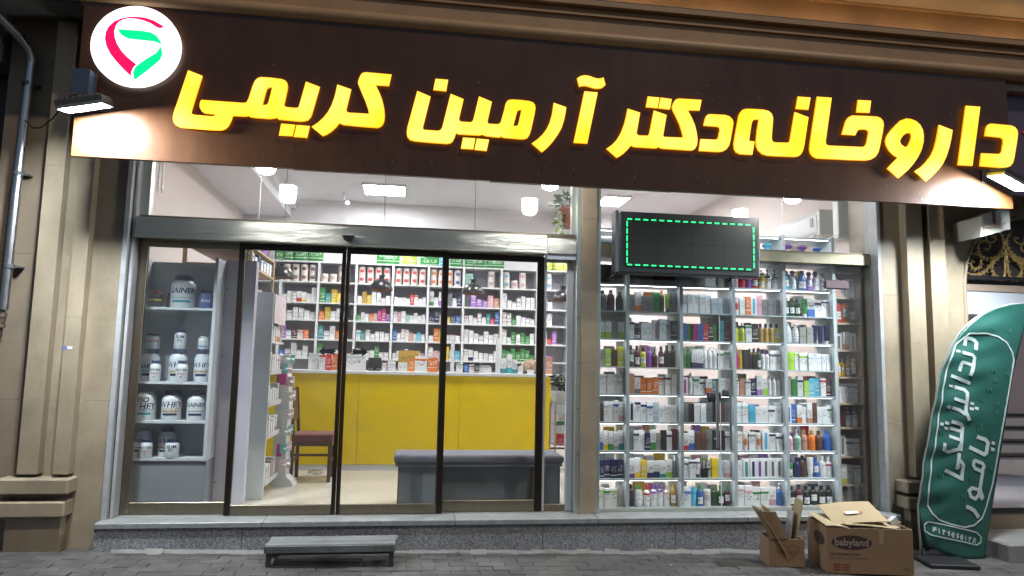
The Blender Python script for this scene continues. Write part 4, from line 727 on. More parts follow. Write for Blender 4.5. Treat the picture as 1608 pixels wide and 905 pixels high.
# brown dining chair against the counter
t = thing("dining_chair", (-1.0, 1.8, 0), "dark wooden chair with brown padded seat in front of the counter", "chair")
for x, y in ((-1.185, 1.62), (-.80, 1.62), (-1.185, 1.99), (-.80, 1.99)): MB().obox((x, y, .20), (.018, 0, 0), (0, .018, 0), (0, 0, .20)).build("leg", wood_dark, t, bevel=.003)
bx("seat", seatfab, t, -1.20, -.77, 1.60, 2.01, .42, .50, bevel=.02, segs=3); bx("seat_frame", wood_dark, t, -1.20, -.78, 1.605, 2.005, .375, .418)
for y in (1.62, 1.99): MB().obox((-1.20, y, .70), (.016, 0, -.0), (0, .018, 0), (-.022, 0, .28)).build("back_post", wood_dark, t)
MB().obox((-1.21, 1.805, .80), (.008, 0, 0), (0, .165, 0), (-.014, 0, .17)).build("backrest", wood_dark, t, bevel=.004)
for x in (-1.185, -.80): bx("stretcher", wood_dark, t, x-.01, x+.01, 1.64, 1.97, .20, .225)
bx("stretcher", wood_dark, t, -1.165, -.82, 1.61, 1.63, .27, .295)
# padded bench
t = thing("padded_bench", (.7, .45, 0), "long grey padded bench behind the right fixed glass", "bench")
bx("cushion", cushion, t, -.105, 1.44, .24, .68, .372, .455, bevel=.035, segs=4)
bx("seat_board", greyp, t, -.09, 1.425, .26, .66, .352, .372)
wed = pbr("wood_edge", (.18, .12, .08), .5)
for a, b in ((-.065, .33), (1.16, 1.41)):
    bx("base_block", greyp, t, a+.012, b-.012, .30, .62, .004, .351); bx("edge_strip", wed, t, a, a+.011, .295, .62, .004, .351); bx("edge_strip", wed, t, b-.011, b, .295, .62, .004, .351)
bx("base_panel", pbr("grey_panel_dark", (.13, .14, .16), .45), t, .332, 1.158, .36, .60, .004, .351)
# potted plant on a glass stand by the pillar
t = thing("glass_stand", (1.72, 1.6, 0), "small glass showcase with gold frame beside the counter", "showcase")
for x, y in ((1.60, 1.45), (1.90, 1.45), (1.60, 1.75), (1.90, 1.75)): MB().obox((x, y, .43), (.008, 0, 0), (0, .008, 0), (0, 0, .43)).build("post", pbr("stand_gold", (.45, .36, .18), .35, .7), t)
for z in (.12, .40, .62, .852): bx("glass_shelf", cabglass, t, 1.592, 1.908, 1.442, 1.758, z, z+.008)
t = thing("plant_pot", (1.72, 1.58, .861), "white bowl pot with dark leafy plant on the glass showcase", "plant")
MB().lathe([(.06, .861), (.12, .87), (.145, .92), (.15, .985), (.135, .995), (.13, .97)], 24, (1.72, 1.58, 0)).build("pot", white, t, smooth=True)
def leaves(name, parent, c, rad, n, size, mt_, droop=0., seed=1):
    rnd = random.Random(seed); m = MB()
    for i in range(n):
        d = Vector((rnd.gauss(0, 1), rnd.gauss(0, 1), rnd.gauss(.2, .8))).normalized(); p = Vector(c)+Vector((d.x*rad[0], d.y*rad[1], d.z*rad[2]))*rnd.uniform(.35, 1)
        a = Vector((d.x, d.y, d.z*.3-droop)).normalized(); b = a.cross(Vector((rnd.gauss(0, .3), rnd.gauss(0, .3), 1))).normalized(); s = size*rnd.uniform(.6, 1.25); nrm = a.cross(b)
        m.add([p, p+a*s*.5+b*s*.32+nrm*s*.06, p+a*s*1.1-nrm*s*.1, p+a*s*.5-b*s*.32+nrm*s*.06], [(0, 1, 2, 3)])
    return m.build(name, mt_, parent)
leaves("foliage", t, (1.72, 1.58, 1.13), (.12, .12, .15), 120, .09, leafd, .3, 3)
for a in (0, 2, 4): MB().tube([(1.72, 1.58, .97), (1.72+.03*math.cos(a), 1.58+.03*math.sin(a), 1.06), (1.72+.08*math.cos(a), 1.58+.08*math.sin(a), 1.18)], .006, 5).build("stem", leafd, t)
# trailing plant at the head of the pillar
t = thing("hanging_plant", (1.42, .28, 2.6), "trailing ivy in a red pot high beside the stone pillar", "plant")
MB().lathe([(.05, 2.56), (.085, 2.74), (.095, 2.75), (.095, 2.77), (.08, 2.77)], 20, (1.47, .28, 0)).build("pot", terra, t, smooth=True)
bx("wall_bracket", whitetrim, t, 1.41, 1.505, .22, .27, 2.47, 2.555)
leaves("foliage", t, (1.43, .26, 2.82), (.12, .10, .09), 90, .075, leafm, .2, 5)
leaves("trailing_foliage", t, (1.36, .24, 2.62), (.05, .05, .12), 50, .06, leaf2, .5, 6); leaves("trailing_foliage", t, (1.375, .24, 2.50), (.035, .035, .05), 26, .05, leaf2, .5, 8)
MB().tube([(1.42, .26, 2.77), (1.365, .24, 2.7), (1.36, .24, 2.58), (1.38, .24, 2.46)], .003, 5).build("stem", leaf2, t)
# air conditioner on the right wall
t = thing("air_conditioner", (4.37, 1.2, 2.7), "white wall air conditioner high above the window display", "air conditioner")
prof = [(4.466, 2.72), (4.34, 2.70), (4.285, 2.76), (4.275, 2.93), (4.31, 2.99), (4.466, 3.0)]
MB().prism(prof, lambda a, b, s: (a, s, b), .72, 1.62).build("casing", white, t, bevel=.01); bx("side_cover", pbr("ac_side", (.55, .56, .53), .45), t, 4.28, 4.464, .66, .718, 2.71, 2.995, bevel=.01)
bx("louvre", whitetrim, t, 4.292, 4.32, .80, 1.55, 2.715, 2.735); bx("badge", greyp, t, 4.272, 4.2755, .78, .83, 2.82, 2.92)
t = thing("pipe_duct", (4.38, .5, 2.7), "white upright pipe duct between air conditioner and window", "duct"); bx("duct_cover", white, t, 4.34, 4.466, .42, .52, 2.68, 3.78, bevel=.006)
bx("duct_cap", whitetrim, t, 4.33, 4.466, .41, .53, 2.64, 2.678)
t = thing("security_camera", (-1.1, 2.9, 3.3), "small white security camera on the back ceiling", "camera")
MB().tube([(-1.05, 4.4, 3.785), (-1.05, 4.4, 3.66)], .012, 8).build("stem", whitetrim, t); MB().tube([(-1.05, 4.45, 3.65), (-.98, 4.25, 3.60)], .035, 12).build("camera_body", white, t, smooth=True)
# assistant sitting behind the counter, only the scarfed head shows
person = None
def figure():
    t = thing("person", (1.66, 3.32, .47), "person in patterned brown headscarf bent down behind the counter", "person")
    me = bpy.data.meshes.new("body"); V = [(1.66, 3.34, .56), (1.66, 3.33, .72), (1.655, 3.28, .92), (1.65, 3.23, 1.02), (1.645, 3.18, 1.09), (1.64, 3.12, 1.17), (1.64, 3.09, 1.25),
        (1.48, 3.25, .98), (1.44, 3.15, .76), (1.50, 2.99, .62), (1.53, 2.93, .60), (1.82, 3.25, .98), (1.86, 3.15, .76), (1.80, 2.99, .62), (1.77, 2.93, .60),
        (1.57, 3.24, .54), (1.55, 3.08, .53), (1.54, 3.06, .30), (1.54, 3.07, .08), (1.54, 3.02, .04), (1.75, 3.24, .54), (1.77, 3.08, .53), (1.78, 3.06, .30), (1.78, 3.07, .08), (1.78, 3.02, .04)]
    Ed = [(0, 1), (1, 2), (2, 3), (3, 4), (4, 5), (5, 6), (3, 7), (7, 8), (8, 9), (9, 10), (3, 11), (11, 12), (12, 13), (13, 14), (0, 15), (15, 16), (16, 17), (17, 18), (18, 19), (0, 20), (20, 21), (21, 22), (22, 23), (23, 24)]
    rad = [.15, .14, .145, .12, .055, .085, .08, .065, .048, .038, .03, .065, .048, .038, .03, .09, .075, .055, .045, .04, .09, .075, .055, .045, .04]
    me.from_pydata([Vector(v)-t.location for v in V], Ed, []); me.materials.append(pbr("coat_navy", (.03, .035, .07), .8))
    o = bpy.data.objects.new("body", me); COL.objects.link(o); o.parent = t
    sk = o.modifiers.new("skin", 'SKIN'); me.skin_vertices.new() if not me.skin_vertices else None
    for i, r in enumerate(rad): me.skin_vertices[0].data[i].radius = (r, r)
    me.skin_vertices[0].data[0].use_root = True
    o.modifiers.new("sub", 'SUBSURF').levels = 2; o.modifiers["sub"].render_levels = 2
    sc = pbr("scarf_print", (.42, .30, .20), .8, var=.8, scale=26, col2=(.10, .06, .045))
    m = MB(); m.lathe([(.02, -.155), (.09, -.13), (.115, -.06), (.122, .0), (.112, .06), (.08, .105), (.03, .128), (.004, .132)], 20); s_ = m.build("headscarf", sc, t, smooth=True, local=True)
    s_.location = Vector((1.60, 3.09, 1.215))-t.location; s_.rotation_euler = (R(28), R(-8), 0); s_.scale = (1, 1.12, 1.0)
    b_ = MB().tube([(.124*math.cos(a), .124*math.sin(a)*1.0, .01+.05*math.sin(a)) for a in [i*math.pi/12 for i in range(25)]], .012, 6).build("scarf_hem", pbr("scarf_pink", (.62, .42, .42), .8), s_, smooth=True, local=True)
    return t
figure()
t = thing("work_stool", (1.66, 3.36, 0), "low stool under the assistant behind the counter", "stool")
MB().lathe([(.15, .36), (.17, .38), (.17, .42), (.15, .435)], 20, (1.66, 3.36, 0)).build("seat", black, t, smooth=True); MB().lathe([(.02, .02), (.02, .36)], 10, (1.66, 3.36, 0)).build("column", chrome, t)
MB().lathe([(.16, .002), (.16, .018)], 20, (1.66, 3.36, 0)).build("base", black, t)

# ================================================================ GOODS ON THE SHELVES
PAL = {'w': ((.62, .63, .64), 'white'), 'W': ((.72, .73, .74), 'white'), 'g': ((.03, .22, .05), 'green'), 'l': ((.33, .55, .06), 'lime'), 'b': ((.03, .12, .42), 'blue'), 'n': ((.012, .018, .085), 'navy'),
       'o': ((.68, .17, .02), 'orange'), 'r': ((.50, .02, .03), 'red'), 'y': ((.66, .46, .02), 'yellow'), 'p': ((.20, .05, .33), 'purple'), 'k': ((.014, .014, .016), 'black'), 'm': ((.38, .02, .16), 'magenta'),
       't': ((.03, .25, .27), 'teal'), 'a': ((.10, .045, .03), 'brown'), 'e': ((.14, .145, .15), 'grey'), 'd': ((.42, .26, .05), 'amber'), 's': ((.42, .52, .58), 'silver blue'), 'c': ((.07, .42, .62), 'sky blue'),
       'i': ((.60, .33, .38), 'pink'), 'v': ((.34, .16, .50), 'violet'), 'u': ((.07, .01, .02), 'maroon'), 'h': ((.33, .33, .30), 'stone grey'), 'x': ((.50, .40, .30), 'beige'), 'z': ((.42, .36, .30), 'tan'), 'G': ((.012, .06, .025), 'dark green'), 'M': ((.30, .52, .44), 'mint'), 'q': ((.55, .27, .18), 'salmon'), 'Y': ((.45, .50, .04), 'yellow green')}
def mesh_of(mb, name, mats, smooth=True):
    o = mb.build(name, mats, None, smooth=smooth); me = o.data; bpy.data.objects.remove(o); return me
CM = {}
for k, m_ in cart.items():
    mb = MB(); e = .018
    mb.box(-.5, .5, -.5, .5, 0, 1); CM[k] = mesh_of(mb, "carton_"+k, m_, False)
PATT = {'l': 'lines', 'b': 'block', 'f': 'full', 's': 'stripe', 'L': 'label', 'p': 'plain'}
PM = {'p': plas['plain'], 'L': plas['label'], 'w': plas['white'], 'f': plas['plain'], 'l': plas['white']}
PROF = {'B': ([(.40, 0), (.48, .02), (.48, .62), (.40, .72), (.2, .79)], [(.24, .785), (.24, .985), (.2, 1)]),
        'O': ([(.34, 0), (.46, .04), (.50, .35), (.46, .62), (.30, .80), (.2, .84)], [(.23, .835), (.21, .98), (.17, 1)]),
        'P': ([(.42, 0), (.48, .02), (.48, .56), (.36, .66), (.16, .70)], [(.19, .695), (.19, .76), (.06, .78), (.06, .90), (.16, .91), (.16, .95), (.06, .96)]),
        'T': ([(.36, .17), (.42, .20), (.46, .6), (.47, 1.0)], [(.33, 0), (.34, .01), (.34, .168)]),
        'N': ([(.47, 0), (.49, .02), (.49, .93), (.47, .95)], [(.48, .951), (.48, .995), (.46, 1)]),
        'J': ([(.46, 0), (.49, .03), (.49, .62), (.44, .68)], [(.47, .685), (.47, .97), (.44, 1)]),
        'S': ([(.36, 0), (.48, .03), (.46, .45), (.28, .68), (.17, .74)], [(.2, .735), (.2, .80), (.3, .84), (.36, .92), (.2, 1)]),
        'D': ([(.42, 0), (.46, .02), (.46, .55), (.3, .62), (.2, .64)], [(.22, .645), (.22, .74), (.15, .78), (.15, .97), (.08, 1)])}
NAME = {'C': 'carton', 'B': 'bottle', 'O': 'oval_bottle', 'P': 'pump_bottle', 'T': 'cosmetic_tube', 'N': 'tin', 'J': 'jar', 'S': 'spray_bottle', 'D': 'dropper_bottle'}
BM = {}
for k, (bp_, cp_) in PROF.items():
    BM[k, 'cap'] = mesh_of(MB().lathe(cp_, 10), NAME[k]+"_cap", tint)
    for pk, pm in PM.items():
        BM[k, pk] = mesh_of(MB().lathe(bp_, 12), NAME[k]+"_body", tinm if k == 'N' else pm)
def place(tok, x0, x1, yf, z, h, label, group, capc=None, dep=None, rot=0, noun=None):
    """tok: shape + pattern + '-' + colour; stands at z with its front face at yf"""
    sh, pt, cl = tok[0], tok[1], tok[3]; col = PAL[cl][0]; wd = x1-x0
    jit = random.uniform(.85, 1.12); col = tuple(min(1, c*jit) for c in col)
    me = CM[PATT[pt]] if sh == 'C' else BM[sh, pt]
    o = bpy.data.objects.new(noun or NAME[sh], me); COL.objects.link(o)
    dp = dep or (min(wd*.75, .09) if sh == 'C' else wd*(.62 if sh in 'OT' else 1))
    o.location = ((x0+x1)/2, yf+dp/2, z+.0005); o.scale = (wd*(.97 if sh == 'C' else 1), dp, h); o.rotation_euler = (0, 0, rot)
    o.color = (*col, 1); tag(o, label, {'C': 'carton', 'T': 'tube', 'N': 'tin', 'J': 'jar'}.get(sh, 'bottle'), group)
    if sh != 'C':
        c = bpy.data.objects.new("cap", BM[sh, 'cap']); COL.objects.link(c); c.parent = o
        cc = PAL[capc][0] if capc else ((.70, .70, .70) if sh == 'N' else random.choice([(.7, .7, .7), (.02, .02, .02), (.6, .6, .6), (.05, .05, .06), col]))
        c.color = (*cc, 1)
    return o
def parse(s):
    out = []
    for q in s.split():
        n = 1
        if '*' in q: q, n = q.split('*'); n = int(n)
        cap = None
        if '/' in q: q, cap = q.split('/')
        out += [(q, cap)]*n
    return out
WID = {'C': 1., 'B': .82, 'O': 1.1, 'P': .86, 'T': .85, 'N': 1., 'J': 1.1, 'S': .95, 'D': .55}
HGT = {'C': (.62, .80), 'B': (.72, .86), 'O': (.72, .84), 'P': (.72, .86), 'T': (.66, .78), 'N': (.6, .7), 'J': (.4, .55), 'S': (.74, .86), 'D': (.62, .72)}
def colour_name(tok):
    n = PAL[tok[3]][1]
    if tok[0] == 'C' and tok[1] in 'lb' and n != 'white': return {'l': 'white %s-banded', 'b': 'white %s-footed'}[tok[1]] % n
    if tok[0] == 'C' and tok[1] == 's' and n != 'white': return 'white %s-striped' % n
    return n
def fill(spec, x0, x1, yf, z, room, where, group, fullness=1., tallrand=1.):
    toks = parse(spec)
    if not toks: return
    tot = sum(WID[q[0][0]]*random.uniform(.9, 1.1) for q in toks); ws_ = [WID[q[0][0]] for q in toks]; k = (x1-x0)*fullness/sum(ws_); x = x0
    hgroup = {}
    for i, ((tok, cap), w_) in enumerate(zip(toks, ws_)):
        wd = w_*k; lo, hi = HGT[tok[0]]
        hgroup.setdefault(tok, random.uniform(lo, hi))
        h = room*hgroup[tok]*random.uniform(.985, 1.015)
        if tok[0] != 'C': wd2 = min(wd*.99, h*.72)
        else: wd2 = min(wd*.97, .12)
        c = x+wd/2
        lb = "%s %s, %s from left on %s" % (colour_name(tok), NAME[tok[0]].replace('_', ' '), ORD[i+1], where)
        place(tok, c-wd2/2, c+wd2/2, yf+random.uniform(0, .018), z, h, lb, group, cap, rot=random.uniform(-.05, .05))
        x += wd
# ---- window display: white cabinet with five bays
CX = [1.703, 1.987, 2.505, 3.025, 3.54, 4.055]; CZ = [.012, .269, .518, .775, 1.029, 1.274, 1.530, 1.788, 2.044, 2.30, 2.555]
dcw = pbr("display_white", (.50, .57, .60), .4, var=.06, scale=2)
dc = thing("display_cabinet", (2.9, .3, 0), "white lit display cabinet of cosmetics filling the window", "cabinet")
for x in CX: bx("upright", dcw, dc, x-.016, x+.016, .085, .42, .0, 2.575)
for j, z in enumerate(CZ):
    for a, b in zip(CX[:-1], CX[1:]):
        bx("shelf_board", dcw, dc, a+.0165, b-.0165, .09, .415, z-.012 if j else .002, z)
for j in (10, 8, 6, 4, 3, 2, 1):      # light channels under the front shelf edges, glowing face downwards; the lower ones unseen, added to light the cells
    for a, b in zip(CX[:-1], CX[1:]):
        x0_, x1_ = a+.022, a+.022+(b-a-.044)*.96; zz = CZ[j]-.0125
        ch = bx("light_channel", white, dc, x0_, x1_, .091, .113, zz-.006, zz)
        MB().add([(x0_+.002, .0925, zz-.0068), (x1_-.002, .0925, zz-.0068), (x1_-.002, .1115, zz-.0068), (x0_+.002, .1115, zz-.0068)], [(0, 3, 2, 1)]).build("led_strip", strip_e, ch)
for a, b in ((0, 1), (2, 3)):      # a few half-height backs
    for j in (3, 6): bx("back_board", white, dc, CX[a+1]-.20, CX[a+1]-.017, .405, .414, CZ[j], CZ[j+1]-.013)
CELLS = {  # row (1 = lowest), bay -> front goods, left to right
 (0, 0): "Cl-l Cl-g Cl-Y Cp-h", (0, 1): "Bp-k/k OL-w/g Bw-r/r Bw-p/p Bw-p/p Bw-i/i BL-d/d", (0, 2): "Cl-b Tp-c BL-b/g NL-s Bp-G/g BL-G/g BL-u/g", (0, 3): "Cl-i*2 Cl-g*2 Cb-i Pp-b/w", (0, 4): "BL-k/k BL-u/k BL-k/k*4",
 (1, 0): "Cf-n*4", (1, 1): "Cb-p Cb-y Cf-y Cb-n*2 Cb-t Cb-l Bp-e/w", (1, 2): "Cl-e Cl-k Tw-e Dp-k/k*2 Dw-k/k Cp-y Cp-s Cb-i", (1, 3): "Cl-w Cs-t Cs-n Cs-p Cs-e*3", (1, 4): "BL-g/k Bp-n/n Bp-a/k Tw-w BL-b/b Bw-W/w Bw-m/w",
 (2, 0): "Cb-b Cb-y Cb-g Cb-h Cb-t", (2, 1): "Cp-e Cl-n Cl-w Cf-n Cb-g Cp-h Cp-k Cl-k Cp-u", (2, 2): "Cb-r Cb-b Cp-a*2 Cp-e Cp-k*2 Cl-e", (2, 3): "Cl-x NL-o Cl-e NL-o Cs-c Cl-n*2", (2, 4): "Pp-i/w Pp-M/w Bp-q/q Bp-o/d Bp-a/a Op-b/b",
 (3, 0): "Cp-a Cl-s*2 Cl-b Cb-i", (3, 1): "Cs-n Cl-n*2 Cl-b Cf-s Cl-w*3", (3, 2): "Cp-e Cp-k Cl-w*2 Cp-e Cp-k Cp-a Cp-e", (3, 3): "Cl-s*2 Cp-c Cl-w*2 Cl-n Cl-s", (3, 4): "Cs-b Cf-b Cb-o Cl-e Cb-q Cp-a Cl-w*2 Cl-g",
 (4, 0): "Cl-s*3", (4, 1): "Cp-q Cb-e Cf-o*3 Cl-r Cl-n Cl-W", (4, 2): "Cs-m Bw-W/w Cl-g Cl-k Cb-o Cf-t Cl-w*2", (4, 3): "Bw-e/w Cp-q Cl-e Cf-n Cb-v Cb-l Bw-w/w*3", (4, 4): "Cp-h Cp-g Cl-n Cf-l Cf-c*2 Cl-r Cf-u",
 (5, 0): "Cp-h Cf-l Cp-a Cf-Y", (5, 1): "BL-G/k BL-u/k BL-Y/k Bp-p/p Pp-u/k BL-u/k Bp-k/k*2", (5, 2): "Bp-g/g*2 Cb-n*2 Bw-w/w*3 Cl-g*2", (5, 3): "Bp-m/m Bp-y/y Cp-k Bp-k/k*2 BL-G/k Bw-w/k*2 Cl-e*2", (5, 4): "Cp-l*2 Cl-l*3 Cl-s*5",
 (6, 0): "Cb-l Cb-l Cp-h Cb-l", (6, 1): "Cl-k JL-k/k Cl-w*2 Cs-q Cl-s*2 Cf-n", (6, 2): "Cp-b Cp-g Cp-m Cp-b Cf-r Cf-u Cp-g Cp-t Cf-m", (6, 3): "Pp-Y/k*2 Cl-g Cf-k Bp-d/k Bp-d/k*2 BL-Y/k", (6, 4): "OL-w/w*2 Cp-h*2 Tp-n*3",
 (7, 0): "Op-e/k Op-u/k Op-k/k", (7, 1): "Cp-h Cb-o Cp-h*2 Cp-g Bp-a/o Tp-l Cp-e", (7, 2): "Cl-s*5 Cp-s*3", (7, 3): "NL-r/k Cl-w Cf-o Cs-c Cp-i Cp-e*3", (7, 4): "BL-G/G*3 Tp-g Cb-b Cl-n*2",
 (8, 0): "Cp-a*2", (8, 1): "Cp-e*2 Cp-a*2", (8, 2): "Cl-s Cp-h Cl-w Cp-h", (8, 3): "Bp-i/w Bp-r/w Pp-p/p PL-r/k PL-y/k Pw-k/k Pw-k/k", (8, 4): "SL-c/n SL-w/p OL-b/p SL-v/p Sw-w/p Sw-w/w",
 (9, 0): "Cl-s*2", (9, 1): "Cp-h*3", (9, 2): "Cl-w*3", (9, 3): "SL-c/c*3", (9, 4): "SL-w/p SL-b/p Sw-w/b"}
ROWN = ['bottom shelf']+[ORD[q]+' shelf up' for q in range(2, 11)]
BAYN = ['first', 'second', 'third', 'fourth', 'fifth']
for (r, b), spec in CELLS.items():
    where = "%s, %s window bay" % (ROWN[r], BAYN[b])
    fill(spec, CX[b]+.02, CX[b+1]-.02, .118, CZ[r], CZ[r+1]-CZ[r]-.014, where, "goods in the window display", .98)
# a looser second row behind, facing the shop
BACK = "Cp-i Cf-r Cl-w Cb-p Cf-o Cp-k Cl-n Cp-x Cb-c Cl-l Cf-v Cl-s Cp-y Cp-q Cb-m".split()
for r in range(0, 9):
    for b in range(5):
        n = 2 if b == 0 else random.choice((4, 5)); x = CX[b]+.03; W_ = (CX[b+1]-CX[b]-.06)*(.9 if (r+b) % 3 else .7)
        for i in range(n):
            tk = random.choice(BACK); wd = W_/n; h = (CZ[r+1]-CZ[r])*random.uniform(.55, .86)
            place(tk, x+.004, x+wd-.004, .30+random.uniform(0, .02), CZ[r], h, "half-hidden %s carton, %s in back row, %s, %s window bay" % (colour_name(tk), ORD[i+1], ROWN[r], BAYN[b]), "goods at the back of the window display", noun='boxed_cosmetic')
            x += wd
# ---- brown side cabinet right of it
bz = [.012, .21, .47, .74, .97, 1.22, 1.48, 1.74, 1.99, 2.24]
bc = thing("brown_cabinet", (4.2, .3, 0), "narrow brown veneer cabinet at the window's right end", "cabinet")
bx("side_panel", wood_brown, bc, 4.072, 4.088, .10, .46, .0, 2.36); bx("side_panel", wood_brown, bc, 4.336, 4.35, .10, .46, .0, 2.36); bx("back_panel", wood_brown, bc, 4.089, 4.335, .445, .46, .0, 2.02); bx("back_panel", pinkwall, bc, 4.089, 4.335, .445, .46, 2.022, 2.36)
for z in bz: bx("shelf_board", wood_brown, bc, 4.089, 4.335, .102, .444, z-.018 if z > .1 else .001, z)
bx("top_board", bronze, bc, 4.072, 4.35, .08, .46, 2.361, 2.40)
BR = ["Bp-x/w Op-h/w Bp-h/w", "Cb-Y Cp-h Cl-d", "Cs-e Cl-e Cl-h", "Cp-u Pw-m/w Pw-h/w", "Cl-h*4", "BL-y/w BL-y/w BL-d/w Tw-o", "Cs-e Cb-q Cs-h", "CL-r CL-o CL-a", "Cb-q Cl-e Cl-g*2"]
for r, spec in enumerate(BR): fill(spec, 4.10, 4.325, .14, bz[r], .24, "%s of narrow brown cabinet" % ROWN[r], "goods in the brown cabinet", .95)
# ---- medicine shelves behind the counter
MED = {(0, 0): "Cf-b Cl-w", (0, 1): "N2-a*4", (0, 2): "N1-x*2 N2-z", (0, 3): "N2-r*4", (0, 4): "N2-r*4", (0, 5): "N2-o*3 N2-b", (0, 6): "Cf-M .. N2-z", (0, 7): "N2-c N1-i N2-i", (0, 8): "N2-c*2",
 (1, 0): "Cl-w*2", (1, 1): "Cl-w*2 Cl-g Cb-r Cb-y Cl-w*2", (1, 2): "Cf-g Cf-t Cf-y*3", (1, 3): "Cl-w Cp-d Cf-y Cl-w*2 Cl-i Cl-w", (1, 4): "Cl-w Cl-W*2 Cl-w Cf-r Cl-r Cl-w*2", (1, 5): "Cb-g Cl-w Cb-v Cf-r Cp-e Cl-w Cf-n", (1, 6): "Cp-e Cf-v*2 Cf-v Cf-i Cf-q", (1, 7): "Cl-w*3 Cl-n Cl-W Cl-w*2", (1, 8): "Cl-x Cl-i Cl-w",
 (2, 0): "Cl-w*2", (2, 1): "Cl-w Cl-h Cl-w*4", (2, 2): "Cf-o Cf-y Cl-w Cl-w*2", (2, 3): "Cf-g Cl-w*2 Cf-o Cf-i Cf-m*2 Cf-p", (2, 4): "Cl-i Cf-i Cl-w Cf-M Cl-w*4", (2, 5): "Cf-n*2 Cl-y Cf-y Cf-n Cf-b", (2, 6): "Cl-r Cl-w*2 Cl-r Cl-w Cf-t Cf-r Cf-b", (2, 7): "Cl-r Cl-k Cf-g Cl-w*2 Cl-b Cl-w", (2, 8): "Cl-w Cb-y Cl-w",
 (3, 0): "Cf-b*2", (3, 1): "Cf-v Cl-b Cf-u Cl-r Cf-o", (3, 2): "Cf-t Cl-t Cl-w Cf-o*2", (3, 3): "Cl-c Cf-t Cl-i Cl-w*4", (3, 4): "Cf-b Cl-w Cl-i Cl-w Cf-q Cl-w Cf-c Cl-w", (3, 5): "Cl-w Cf-o Cf-y Cl-w Cl-r Cl-w", (3, 6): "Cl-w*3 Cl-h Cl-w*3", (3, 7): "Cl-x Cl-w Cf-g Cl-w Cf-g*2 Cl-w", (3, 8): "Cl-r Cl-w Cf-r Cf-v",
 (4, 0): "Cf-b*2", (4, 1): "Cf-b Cl-b Cl-w*3", (4, 2): "Cf-g Cl-w Cl-W*2", (4, 3): "Cl-w*2 Cl-W*2 Cf-g Cl-w Cl-s", (4, 4): "Cl-w*2 Cl-r Cl-w*2 Cl-w Cl-i Cf-i", (4, 5): "Cl-i Cf-i Cl-w Cf-y Cl-w Cf-c", (4, 6): "Cl-h Cb-n Cl-w*4 Cl-W", (4, 7): "Cf-g*7", (4, 8): "Cf-y Cl-b Cf-v",
 (5, 3): "Cl-W Cl-i Cl-w*2", (5, 4): "Cl-w Cf-q Cl-w*3", (5, 5): "Cl-w*3", (5, 6): "Cp-k Cf-v Cl-w*3", (5, 7): "Cl-w*3"}
BZ = [2.463, 2.152, 1.891, 1.603, 1.325, 1.05]; BROW = ['topmost', 'second', 'third', 'fourth', 'fifth', 'sixth']
for (r, b), spec in MED.items():
    x0, x1 = VX[b]+.025, VX[b+1]-.025; items = []
    for q in spec.split():
        n = 1
        if '*' in q: q, n = q.split('*'); n = int(n)
        items += [q]*n
    room = (BZ[r-1]-BZ[r]-.022) if r else .28
    k = (x1-x0)/max(len(items), 4 if r == 0 else 6)
    if r == 0 and len(items) == 4: k = (x1-x0)/4
    x = x0; top = {}
    for i, q in enumerate(items):
        if q == '..': x += k*1.6; continue
        where = "%s shelf down, %s back bay" % (BROW[r], ORD[b+1])
        if q[0] == 'N':
            for s in range(int(q[1])):
                wd = min(k*.9, .108)
                place("Np-"+q[3], x, x+wd, 4.68, BZ[r]+s*.128, .127, "%s milk powder tin, %s from left, %s, %s" % (PAL[q[3]][1], ORD[i+1], 'upper one' if s else ('lower one' if int(q[1]) > 1 else 'single one'), where), "milk powder tins", noun='milk_powder_tin')
        else:
            tall = random.uniform(.35, .82)*room; wd = k*.93
            low = q[:2] == 'Cl' and random.random() < .55
            if low:      # a low pile of flat cartons
                n = random.choice((2, 2, 3)); h = random.uniform(.045, .065); z = BZ[r]
                for s in range(n):
                    place(q, x+.002*s, x+wd-.002*s, 4.68+random.uniform(0, .02), z, h, "%s carton, %s in %s pile from left, %s" % (colour_name(q), ORD[s+1], ORD[i+1], where), "medicine cartons behind the counter", dep=.1, noun='medicine_carton'); z += h+.001
            else:
                place(q, x, x+wd, 4.68+random.uniform(0, .03), BZ[r], tall, "%s medicine carton, %s from left, %s" % (colour_name(q), ORD[i+1], where), "medicine cartons behind the counter", dep=.08, noun='medicine_carton')
        x += k
# ---- green nappy packs on top of the shelving
def pack_mesh():
    mb = MB(); n, m_ = 8, 6; vs = []
    bm = bmesh.new(); bmesh.ops.create_cube(bm, size=1); bmesh.ops.subdivide_edges(bm, edges=bm.edges, cuts=3, use_grid_fill=True)
    for v in bm.verts:
        p = v.co; q = 1-.16*(abs(p.x)*2)**3
        v.co = Vector((p.x, p.y*q*(1-.1*(abs(p.z)*2)**2), p.z*(q if p.z > 0 else 1)*(1-.08*(abs(p.x)*2)**4)))+Vector((0, 0, .5))
    me = bpy.data.meshes.new("nappy_pack"); bm.to_mesh(me); bm.free(); me.polygons.foreach_set("use_smooth", [True]*len(me.polygons)); return me
pkm = printed("pack_film", 'full', .22)
packme = pack_mesh(); packme.materials.append(pkm)
PK = [(-2.4, -2.17, 'v'), (-2.06, -1.93, 'g'), (-1.92, -1.79, 'g'), (-1.78, -1.60, 'g'), (-1.58, -1.36, 'g'), (-.55, -.2, 'g'), (-.16, .07, 'l'), (.12, .41, 'g'), (.42, .52, 'c'), (.58, .78, 'g'), (.81, 1.13, 'g'), (1.15, 1.43, 'g'), (1.98, 2.2, 'Y'), (2.22, 2.44, 'Y')]
